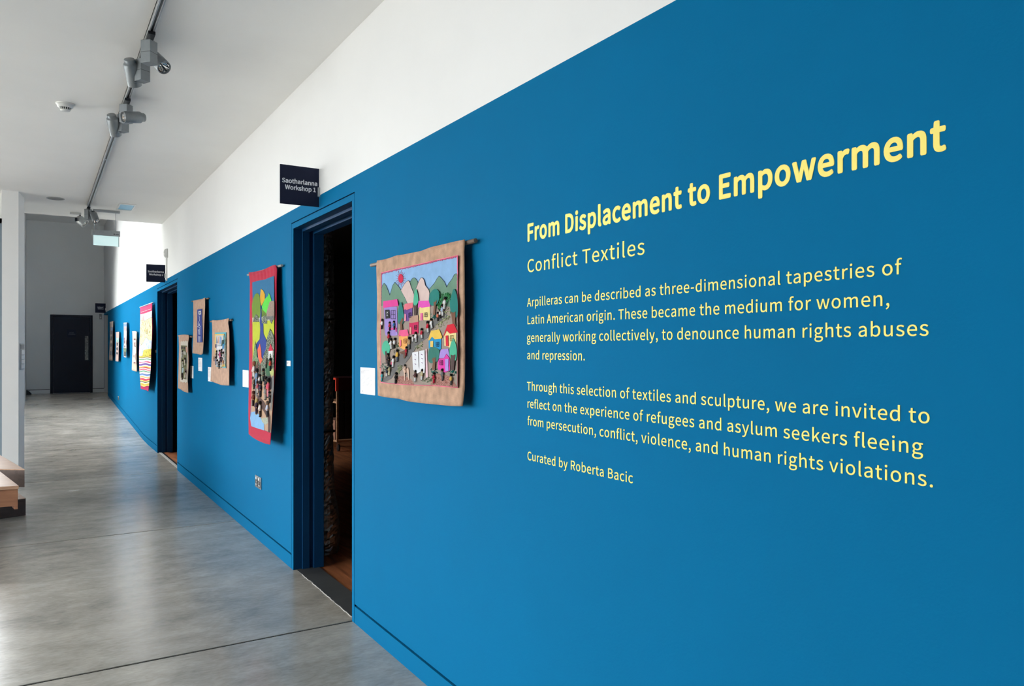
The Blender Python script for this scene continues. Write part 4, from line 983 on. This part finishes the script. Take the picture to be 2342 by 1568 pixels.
p2 = H2.pieces('picture_panel', [(L3([(120, 325), (200, 300), (330, 275), (400, 245), (475, 220), (478, 900)]) + L4([(478, 0), (470, 640), (425, 1350), (318, 1310), (110, 1240), (85, 1110), (110, 700), (125, 200)]) + L3([(130, 900)]), (22, 112, 160), 0.003, False)], H2.root)
CAMO = pattern('leafy_print', [(26, 40, 38), (62, 84, 66), (150, 160, 140), (24, 30, 34), (190, 190, 172)], 110)
GRAV = pattern('gravel_print', [(150, 128, 118), (182, 162, 150), (122, 100, 92)], 300)
def ap2(nm, pts, col, o, rnd=False, th=0.0018): return H2.pieces(nm, [(pts, col, o, rnd)], p2, th)
ap2('sky_gap', L3([(122, 880), (476, 860), (476, 1000), (122, 1000)]), (214, 216, 200), 0.0045)
ap2('field', L3([(124, 970), (245, 965), (250, 1100), (240, 1250), (180, 1330), (140, 1568)]) + L4([(125, 160), (125, 0)]), (196, 206, 44), 0.005)
ap2('field', L3([(300, 960), (476, 930), (476, 1300), (350, 1260), (305, 1150)]), (196, 206, 44), 0.005)
ap2('hill', L3([(122, 900), (115, 700), (130, 600), (165, 520), (200, 495), (235, 530), (250, 640), (255, 900)]), (112, 146, 36), 0.0055)
ap2('hill', L3([(255, 890), (260, 740), (350, 820), (350, 880)]), (100, 132, 32), 0.0053)
ap2('flame_hill', L3([(262, 700), (245, 560), (262, 428), (300, 460), (328, 520), (325, 600), (275, 700)]), (226, 170, 30), 0.0060)
ap2('bright_hill', L3([(348, 828), (290, 770), (275, 715), (330, 590), (375, 545), (390, 495), (412, 545), (432, 620), (400, 680)]), (92, 220, 70), 0.0065)
ap2('rocky_hill', L3([(405, 635), (478, 625), (478, 900), (360, 880), (350, 820)]), GRAV, 0.0072)
ap2('rock', L3([(130, 968), (145, 900), (185, 838), (215, 880), (225, 968)]), CAMO, 0.0075)
ap2('rock', L3([(272, 990), (290, 880), (330, 860), (360, 900), (360, 998)]), CAMO, 0.0076)
ap2('rock', L3([(350, 880), (470, 870), (465, 920), (432, 998), (400, 930), (365, 930)]), pattern('grey_print', [(90, 92, 92), (150, 150, 148), (60, 62, 66)], 220), 0.0078)
ap2('river', L3([(240, 940), (258, 800), (262, 690), (272, 820), (268, 930), (300, 1000), (302, 1160), (350, 1260), (340, 1568)]) + L4([(290, 150), (240, 120)]) + L3([(240, 1400), (180, 1420), (190, 1310), (250, 1240), (252, 1090)]), (22, 60, 150), 0.0068)
ap2('ground_cloth', L4([(122, 130), (476, 100), (468, 640), (425, 1345), (318, 1305), (112, 1238), (100, 1000), (115, 500)]), (196, 158, 130), 0.0062)
ap2('dark_forest', L3([(340, 1420), (360, 1230), (410, 1075), (470, 1190), (476, 1330), (476, 1568)]) + L4([(470, 260), (420, 420), (300, 420), (270, 260), (310, 60)]), CAMO, 0.0085)
ap2('dark_forest', L3([(128, 1568), (165, 1280), (190, 1420), (200, 1568)]) + L4([(215, 180), (160, 330), (120, 200)]), pattern('green_print', [(34, 70, 40), (70, 150, 60), (190, 200, 170), (30, 36, 40)], 120, (1, 2, 0.7)), 0.0088)
ap2('flame', L3([(205, 1420), (245, 1320), (265, 1430), (270, 1540)]) + L4([(290, 150), (250, 230), (215, 120)]), (236, 104, 74), 0.0092)
ap2('house', L3([(385, 1440), (455, 1430), (450, 1568)]) + L4([(440, 120), (425, 60), (405, 60), (400, 160), (385, 150)]), (230, 228, 228), 0.0102)
ap2('house_roof', L3([(380, 1442), (418, 1320), (462, 1435)]), (206, 30, 66), 0.0112)
ap2('shrub', L4([(330, 230), (390, 210), (430, 290), (400, 420), (350, 400)]), (52, 104, 72), 0.0104, True)
ap2('shrub', L4([(405, 350), (440, 310), (470, 330), (465, 410), (425, 410)]), (190, 196, 120), 0.0106, True)
ap2('tree_trunk', L4([(160, 300), (215, 170), (215, 330), (185, 330)]), (92, 60, 50), 0.0104)
ap2('tree_trunk', L4([(230, 250), (262, 240), (258, 330), (235, 420)]), (92, 60, 50), 0.0104)
ap2('path', L4([(205, 720), (240, 760), (310, 840), (380, 980), (415, 1080), (415, 1330), (395, 1350), (375, 1320), (380, 1180), (330, 1040), (270, 930), (215, 830)]), (84, 56, 52), 0.0082)
ap2('path', L4([(160, 520), (215, 640), (200, 800), (165, 700)]), (120, 118, 118), 0.0080)
ap2('path', L4([(445, 430), (474, 420), (470, 640), (430, 1000), (410, 950)]), (120, 118, 118), 0.0080)
ap2('lake', L4([(110, 1010), (170, 1000), (240, 1060), (262, 1120), (310, 1150), (315, 1310), (200, 1275), (105, 1240), (85, 1110)]), (134, 184, 230), 0.0084)
ap2('flower_patch', L4([(262, 1115), (370, 1095), (378, 1190), (330, 1220), (280, 1170)]), pattern('flower_print', [(170, 180, 160), (120, 150, 130), (210, 190, 180)], 160), 0.0086)
ap2('leafy_patch', L4([(124, 140), (235, 120), (290, 230), (300, 420), (270, 560), (200, 480), (130, 600), (118, 420)]), CAMO, 0.0083)
ap2('dark_patch', L4([(300, 410), (380, 400), (440, 470), (430, 640), (330, 600)]), (40, 38, 44), 0.0083, True)
ap2('grey_patch', L4([(300, 600), (345, 560), (360, 760), (330, 790)]), pattern('ash_print', [(120, 118, 116), (190, 186, 182), (80, 80, 84)], 200), 0.0084)
for x, y, h, dr, tr, hair in ((150, 230, 32, (222, 214, 210), (222, 214, 210), (150, 90, 70)), (195, 340, 30, (120, 150, 186), (120, 150, 186), (40, 30, 34)), (240, 420, 20, (220, 214, 214), (40, 36, 44), (40, 30, 34)), (250, 540, 28, (50, 40, 70), (40, 40, 50), (30, 28, 44)), (205, 530, 22, (200, 90, 110), (210, 200, 190), (60, 40, 40)),
                              (385, 500, 34, (228, 90, 110), (232, 140, 150), (16, 14, 16)), (340, 470, 26, (50, 50, 56), (40, 40, 44), (20, 18, 20)), (415, 160, 22, (206, 60, 40), (20, 20, 26), (20, 18, 20)), (140, 700, 26, (120, 60, 40), (30, 26, 30), (90, 50, 36)), (340, 620, 24, (130, 130, 130), (150, 150, 146), (50, 46, 44)),
                              (190, 830, 27, (60, 36, 60), (60, 36, 60), (206, 180, 120)), (245, 870, 27, (226, 214, 208), (60, 46, 40), (30, 24, 24)), (365, 870, 27, (200, 204, 222), (40, 40, 50), (110, 92, 80)), (400, 700, 20, (60, 60, 64), (30, 30, 34), (20, 20, 20)), (345, 150, 18, (120, 120, 116), (60, 70, 66), (150, 148, 140)), (140, 460, 22, (130, 120, 110), (70, 80, 70), (40, 34, 34)), (300, 330, 22, (90, 100, 84), (40, 46, 44), (30, 30, 34))):
    H2.doll(*U4(x, y), h, p2, dr, hair=hair, trousers=tr, tilt=random.uniform(-0.15, 0.15), o=0.0185)

# --- burlap hanging with the cyan edged patch
S3 = lambda x, y: (470 + x / 9.22, 720 + y / 9.22)
def LS(l): return [S3(*p) for p in l]
H3 = Hanging('wall_hanging', 'tan burlap hanging with a small cyan edged picture of figures between the two doorways',
    [(484.2, 732), (488, 731.5), (497, 732.5), (510, 730.5), (518, 728.5), (523.5, 726.7)], [(523.5, 726.7), (522, 738), (524.5, 755), (525, 800), (524.5, 850), (524.3, 881.2)],
    [(481.3, 871), (492, 875), (505, 880), (515, 881), (524.3, 881.2)], [(484.2, 732), (485.2, 745), (485.5, 790), (483.6, 830), (481.3, 871)], 0.035, 0.050)
H3.cloth(M_BURLAP2, 'burlap_backing', amp=0.0035); H3.rod((481.5, 735), (530, 731.5), 0.008)
p3 = H3.pieces('picture_panel', [(LS([(200, 370), (435, 362), (432, 1120), (220, 1085)]), (90, 186, 206), 0.004, False)], H3.root)
def ap3(nm, pts, col, o): return H3.pieces(nm, [(LS(pts), col, o, False)], p3)
ap3('border_strip', [(195, 400), (390, 395), (390, 430), (240, 435), (225, 720), (195, 860)], (240, 206, 120), 0.0055)
ap3('leafy_strip', [(385, 395), (412, 395), (430, 520), (425, 1090), (400, 1090), (410, 600)], CAMO, 0.0057)
ap3('pale_sky', [(215, 430), (375, 430), (370, 620), (220, 640)], (224, 214, 208), 0.0056)
ap3('tall_peak', [(235, 440), (262, 590), (215, 600)], (150, 160, 176), 0.0066); ap3('tall_peak', [(305, 440), (340, 480), (330, 610), (295, 610)], (134, 170, 214), 0.0066); ap3('figure_print', [(270, 460), (285, 460), (280, 600), (262, 590)], (226, 170, 150), 0.0066)
ap3('dark_shape', [(345, 530), (392, 520), (388, 620), (330, 660)], (34, 70, 66), 0.0067); ap3('blue_door', [(205, 620), (232, 610), (230, 690), (202, 690)], (50, 56, 110), 0.0067); ap3('blue_shape', [(360, 610), (392, 605), (388, 710), (355, 720)], (40, 140, 196), 0.0068)
ap3('lower_scene', [(215, 640), (400, 640), (402, 1060), (225, 1070)], pattern('scene_print', [(200, 196, 200), (232, 230, 232), (150, 160, 180), (222, 170, 150)], 130), 0.0056)
ap3('white_banner', [(240, 665), (350, 660), (350, 725), (245, 730)], (234, 234, 238), 0.0075); ap3('yellow_base', [(315, 1050), (405, 1040), (405, 1090), (315, 1095)], (240, 212, 110), 0.0075)
for x, y, h, dr in ((235, 770, 14, (40, 36, 40)), (300, 760, 15, (226, 90, 160)), (340, 740, 15, (30, 28, 36)), (375, 800, 16, (226, 226, 230)), (215, 900, 14, (110, 130, 160)), (320, 910, 14, (24, 22, 26)), (285, 1000, 13, (30, 30, 36)), (370, 930, 15, (200, 150, 110)), (250, 960, 13, (200, 206, 214)), (285, 840, 13, (232, 232, 236)), (345, 860, 14, (60, 30, 70)), (180, 890, 8, (90, 40, 60)), (330, 980, 12, (236, 236, 238))):
    H3.doll(*S3(x, y), h, p3, dr, tilt=random.uniform(-0.3, 0.3), o=0.012)

# --- small burlap hanging with a tall blue panel
Z5 = lambda x, y: (400 + x / 6.535, 670 + y / 6.535)
def LZ(l): return [Z5(*p) for p in l]
H4 = Hanging('wall_hanging', 'small tan burlap hanging with a tall royal blue panel, highest of those between the doorways',
    LZ([(274, 112), (345, 102), (400, 92), (452, 62)]), LZ([(452, 62), (453, 200), (440, 450), (428, 750), (418, 905)]), LZ([(262, 898), (330, 908), (395, 922), (418, 905)]), LZ([(274, 112), (277, 400), (270, 700), (262, 898)]), 0.034, 0.060)
H4.cloth(M_BURLAP2, 'burlap_backing', n=(16, 30)); H4.rod(Z5(255, 124), Z5(505, 78), 0.007)
p4 = H4.pieces('blue_panel', [(LZ([(333, 245), (405, 235), (404, 400), (412, 560), (410, 735), (332, 738), (334, 500)]), (52, 68, 150), 0.004, False)], H4.root)
H4.pieces('white_badge', [(LZ([(352, 268), (391, 264), (392, 315), (372, 325), (352, 318)]), (232, 232, 236), 0.0055, False)], p4)
H4.pieces('badge_mark', [(LZ([(362, 282), (382, 280), (382, 304), (362, 306)]), (120, 124, 140), 0.0066, False)], p4)
WT = mat('white_thread', rgb(206, 210, 220), 0.8)
H4.lines('white_drawing', [(Z5(*a), Z5(*b)) for a, b in (((362, 335), (370, 368)), ((365, 370), (372, 405)), ((372, 405), (352, 440)), ((352, 440), (372, 470)), ((372, 470), (340, 500)), ((340, 500), (380, 520)), ((380, 520), (355, 560)), ((345, 460), (385, 500)), ((350, 540), (360, 620)), ((376, 540), (376, 625)), ((366, 540), (367, 620)), ((355, 640), (358, 730)), ((366, 640), (367, 730)), ((377, 640), (377, 730)))], WT, p4, 0.0030, 0.0055)

# --- small burlap hanging with the olive patch, beside the second doorway
H5 = Hanging('wall_hanging', 'small burlap hanging with a frayed white panel and olive patch beside the second doorway',
    LZ([(55, 628), (110, 620), (150, 618), (205, 625), (212, 632)]), LZ([(212, 632), (205, 760), (208, 1000), (196, 1300), (200, 1490)]), LZ([(46, 1420), (90, 1440), (140, 1475), (200, 1490)]), LZ([(55, 628), (62, 800), (55, 1100), (46, 1420)]), 0.034, 0.046)
H5.cloth(M_BURLAP2, 'burlap_backing', n=(16, 30)); H5.rod(Z5(50, 640), Z5(255, 652), 0.008)
p5 = H5.pieces('white_panel', [(LZ([(84, 730), (95, 712), (110, 728), (125, 708), (142, 725), (160, 705), (175, 722), (195, 712), (192, 1000), (188, 1340), (175, 1325), (160, 1348), (140, 1322), (120, 1340), (105, 1318), (92, 1332), (76, 1305)]), (228, 218, 204), 0.004, False)], H5.root)
H5.pieces('olive_patch', [(LZ([(90, 778), (180, 785), (178, 1000), (170, 1290), (88, 1268)]), (116, 118, 78), 0.0055, False)], p5)
for pts, c in (([(95, 800), (118, 800), (116, 830), (95, 830)], (60, 50, 54)), ([(132, 805), (152, 805), (150, 835), (132, 835)], (60, 50, 54)), ([(90, 850), (125, 870), (120, 960), (92, 960)], (180, 178, 166)), ([(165, 800), (185, 830), (182, 890), (166, 870)], (226, 168, 150)), ([(145, 950), (172, 990), (170, 1050), (140, 1020)], (28, 26, 28)), ([(110, 1030), (125, 1060), (116, 1120), (104, 1100)], (200, 200, 194)), ([(108, 1120), (130, 1120), (125, 1180), (105, 1190)], (176, 196, 200)), ([(150, 1130), (175, 1150), (172, 1200), (150, 1190)], (90, 50, 54)), ([(95, 1200), (122, 1195), (118, 1280), (98, 1265)], (52, 36, 34)), ([(145, 1200), (172, 1200), (168, 1270), (140, 1265)], (206, 196, 180)), ([(130, 870), (160, 880), (160, 920), (135, 910)], (190, 186, 176))):
    H5.pieces('cloth_scrap', [(LZ(pts), c, 0.007, True)], p5)
for x, y, h, dr in ((150, 985, 14, (214, 208, 196)), (115, 1010, 14, (200, 198, 190)), (108, 1215, 11, (70, 46, 44)), (160, 1175, 13, (196, 182, 166)), (112, 870, 12, (190, 188, 178))):
    H5.doll(*Z5(x, y), h, p5, dr, tilt=random.uniform(-.2, .2), o=0.013)

# --- tall striped banner
V5 = lambda x, y: (310 + x / 7.127, 680 + y / 7.127)
def LV(l): return [V5(*p) for p in l]
H6 = Hanging('wall_hanging', 'tall banner with a pink head, pale landscape and rainbow stripes left of the second doorway',
    LV([(75, 160), (130, 150), (200, 125), (275, 88)]), LV([(275, 88), (272, 200), (285, 500), (274, 700), (262, 900), (248, 1150), (235, 1300), (210, 1535)]), LV([(85, 1490), (130, 1500), (190, 1515), (210, 1535)]), LV([(75, 160), (76, 380), (70, 620), (55, 900), (60, 1150), (75, 1350), (85, 1490)]), 0.036, 0.078)
PINK = (206, 34, 100)
H6.cloth(cloth_mat(PINK), 'pink_backing', n=(14, 40), folds=2); H6.rod(V5(68, 160), V5(288, 80), 0.006, M_WPLAS)
W6 = []
p6 = H6.pieces('painted_cloth', [(LV([(78, 275), (150, 262), (268, 215), (266, 340), (272, 500), (266, 700), (254, 940), (58, 955), (72, 600)]), (226, 232, 236), 0.004, False)], H6.root)
YEL = pattern('yellow_wash', [(236, 220, 150), (250, 244, 210), (226, 200, 120), (252, 250, 240), (130, 120, 96), (244, 232, 170)], 30, (1, 2.2, 1.6))
BLU = pattern('blue_wash', [(206, 222, 242), (180, 204, 234), (244, 248, 252), (150, 170, 206)], 26, (1, 2.2, 1.4))
H6.pieces('sky_wash', [(LV([(80, 280), (266, 222), (262, 330), (200, 350), (80, 375)]), pattern('sky_wash', [(206, 220, 232), (226, 230, 232), (190, 206, 226)], 14), 0.0055, False)], p6)
H6.pieces('pale_hills', [(LV([(80, 375), (110, 310), (120, 370), (150, 380), (205, 345), (264, 330), (270, 500), (264, 700), (210, 690), (175, 645), (100, 780), (66, 760), (72, 600)]), YEL, 0.006, False)], p6)
H6.pieces('spire', [(LV([(105, 375), (125, 275), (145, 375)]), (206, 170, 170), 0.007, False)], p6)
H6.pieces('blue_slope', [(LV([(66, 800), (100, 780), (175, 645), (225, 700), (262, 700), (256, 840), (130, 860), (100, 940), (58, 950)]), BLU, 0.007, False)], p6)
H6.pieces('yellow_field', [(LV([(130, 855), (254, 830), (252, 945), (110, 955)]), pattern('mustard_wash', [(206, 190, 70), (226, 214, 110), (170, 160, 60)], 30), 0.0075, False)], p6)
H6.lines('ridge_stitches', [(V5(*a), V5(*b)) for a, b in (((76, 380), (110, 376)), ((110, 376), (150, 384)), ((150, 384), (205, 350)), ((205, 350), (262, 322)), ((70, 790), (110, 760)), ((110, 760), (175, 645)), ((175, 645), (220, 700)), ((75, 700), (95, 600)), ((150, 560), (170, 470)), ((190, 600), (200, 520)))], mat('olive_thread', rgb(110, 110, 84), 0.8), p6, 0.0018, 0.008)
for nm_, col_, n_, box_ in (('brown_strokes', (140, 112, 80), 26, (80, 262, 380, 640)), ('green_strokes', (150, 160, 90), 22, (80, 260, 390, 640)), ('ochre_strokes', (206, 160, 60), 22, (85, 258, 400, 650)), ('blue_strokes', (110, 140, 200), 20, (75, 250, 720, 930))):
    sg = []
    for i in range(n_):
        x, y = random.uniform(box_[0], box_[1]), random.uniform(box_[2], box_[3]); sg.append((V5(x, y), V5(x + random.uniform(-12, 14), y + random.uniform(8, 46))))
    H6.lines(nm_, sg, cloth_mat(col_), p6, 0.0022, 0.0078)
H6.lines('heading_stitches', [(V5(92 + i * 22, 242 - i * 7.5), V5(106 + i * 22, 236 - i * 7.5)) for i in range(8)], M_CARD, p6, 0.004, 0.004)
st = [(226, 214, 90), (150, 130, 50), (240, 240, 236), (70, 150, 90), (240, 240, 236), (238, 236, 240), (230, 60, 130), (240, 240, 240), (120, 60, 160), (90, 70, 160), (240, 240, 240), (236, 206, 80), (206, 60, 60), (240, 230, 240), (220, 50, 90), (240, 236, 236), (60, 150, 100), (240, 240, 238), (236, 238, 240), (60, 90, 170), (130, 170, 220), (240, 240, 240), (236, 180, 70), (240, 236, 230), (222, 40, 80), (222, 40, 80), (240, 226, 120), (80, 90, 60), (240, 236, 226), (240, 226, 90), (226, 180, 60), (240, 232, 120)]
n_ = len(st)
for i, c in enumerate(st):
    t0, t1 = i / n_, (i + 1) / n_
    def row(t):
        y0 = 950 + t * 490; out = []
        xl = lerp_poly([(58, 950), (60, 1150), (75, 1350), (82, 1440)], t)[0]; xr = lerp_poly([(254, 945), (248, 1150), (235, 1300), (219, 1452)], t)[0]
        for k in range(9):
            q = k / 8; out.append(V5(xl + (xr - xl) * q, y0 + 9 * math.sin(q * 7 + 1.0 * (i // 6)) * (1 if i % 2 else 0.8) + 5 * q))
        return out
    H6.pieces('stripe', [(row(t0) + list(reversed(row(t1 + 0.004))), c, 0.005, False)], p6)

# --- four small hangings on the far stretch
F6 = lambda x, y: (240 + x / 11.2, 720 + y / 11.2)
def LF(l): return [F6(*p) for p in l]
def small(label, top, right, bottom, left, g1, bk, panel, pm, scraps):
    h = Hanging('wall_hanging', label, LF(top), LF(right), LF(bottom), LF(left), 0.035, g1)
    h.cloth(bk, 'cloth_backing', n=(8, 20), folds=2)
    a, b = LF(top)[0], LF(top)[-1]
    h.rod((a[0] - 0.4, a[1] + 0.6), (b[0] + 1.0, b[1] + 0.4), 0.0045)
    p = h.pieces('picture_panel', [(LF(panel), pm, 0.005, False)], h.root)
    for q, c in scraps: h.pieces('cloth_scrap', [(LF(q), c, 0.008, False)], p)
small('narrow cream hanging with dark red bands, right of the small far hangings',
      [(702, 420), (770, 412), (815, 430)], [(815, 430), (812, 900), (818, 1450)], [(688, 1410), (730, 1430), (818, 1450)], [(702, 420), (710, 800), (695, 1200), (688, 1410)], 0.05, cloth_mat((226, 200, 176)),
      [(728, 600), (800, 600), (795, 1250), (725, 1245)], (222, 206, 196), [([(735, 605), (785, 602), (783, 640), (735, 640)], (104, 44, 50)), ([(735, 1205), (780, 1205), (780, 1240), (730, 1240)], (104, 44, 50)), ([(742, 700), (758, 700), (756, 790), (745, 790)], (150, 100, 96)), ([(765, 770), (785, 790), (780, 820), (762, 815)], (70, 40, 44)), ([(735, 1020), (752, 1030), (745, 1110), (732, 1060)], (120, 84, 84)), ([(775, 990), (790, 980), (780, 1150), (768, 1150)], (190, 150, 146)), ([(770, 700), (776, 690), (778, 760), (770, 760)], (160, 110, 104))])
small('narrow hanging of patched blue pink and dark cloth among the small far hangings',
      [(480, 200), (520, 195), (565, 195)], [(565, 195), (558, 600), (548, 1085)], [(482, 1070), (515, 1090), (548, 1085)], [(480, 200), (488, 600), (475, 900), (482, 1070)], 0.055, cloth_mat((214, 196, 196)),
      [(484, 200), (560, 198), (545, 1080), (482, 1065)], (220, 200, 200), [([(484, 215), (558, 212), (556, 290), (486, 300)], (110, 140, 200)), ([(490, 310), (556, 300), (555, 400), (490, 405)], pattern('mauve_print', [(190, 160, 170), (140, 120, 130), (214, 200, 200)], 60)), ([(486, 580), (515, 570), (512, 640), (486, 640)], (150, 100, 120)), ([(488, 650), (512, 650), (510, 730), (488, 730)], (90, 70, 90)), ([(525, 640), (550, 640), (545, 760), (525, 760)], (206, 160, 150)), ([(490, 780), (525, 780), (520, 830), (490, 830)], (120, 110, 106)), ([(478, 850), (548, 850), (545, 940), (478, 940)], pattern('green_patch_print', [(90, 110, 90), (170, 180, 150), (60, 70, 66)], 50)), ([(485, 940), (545, 940), (540, 1060), (485, 1050)], (46, 52, 54))])
small('narrow pinkish hanging with a dark centre and pale green top among the small far hangings',
      [(280, 440), (325, 432), (365, 430)], [(365, 430), (358, 800), (345, 1190)], [(270, 1180), (310, 1190), (345, 1190)], [(280, 440), (284, 800), (270, 1180)], 0.05, cloth_mat((214, 182, 174)),
      [(288, 575), (358, 570), (348, 1020), (280, 1010)], (206, 176, 170), [([(292, 585), (355, 582), (352, 700), (295, 690)], (176, 214, 210)), ([(310, 640), (340, 635), (338, 690), (312, 690)], (120, 180, 160)), ([(300, 710), (340, 710), (325, 790), (298, 780)], (40, 30, 34)), ([(292, 840), (335, 820), (330, 910), (295, 890)], (36, 28, 32)), ([(292, 950), (332, 960), (328, 1010), (290, 1000)], (30, 28, 34)), ([(335, 720), (348, 730), (342, 900), (332, 900)], (236, 226, 226))])
small('dim grey brown hanging nearest the far end of the blue wall',
      [(122, 178), (165, 172), (210, 155)], [(210, 155), (204, 600), (192, 1165)], [(102, 1155), (150, 1165), (192, 1165)], [(122, 178), (128, 600), (102, 1155)], 0.05, cloth_mat((176, 152, 138)),
      [(140, 310), (200, 310), (188, 1030), (128, 1030)], (120, 104, 100), [([(145, 320), (200, 320), (196, 400), (150, 400)], (100, 130, 170)), ([(150, 410), (192, 410), (190, 490), (150, 490)], (80, 66, 90)), ([(140, 500), (170, 500), (165, 620), (140, 600)], (190, 170, 150)), ([(150, 540), (195, 560), (165, 660), (140, 640)], (50, 46, 46)), ([(145, 660), (172, 640), (170, 710), (148, 720)], (206, 186, 160)), ([(140, 740), (190, 730), (186, 800), (140, 810)], (56, 50, 48)), ([(140, 820), (165, 820), (160, 920), (140, 910)], (170, 150, 140)), ([(130, 930), (188, 930), (186, 1015), (130, 1015)], (70, 80, 100))])
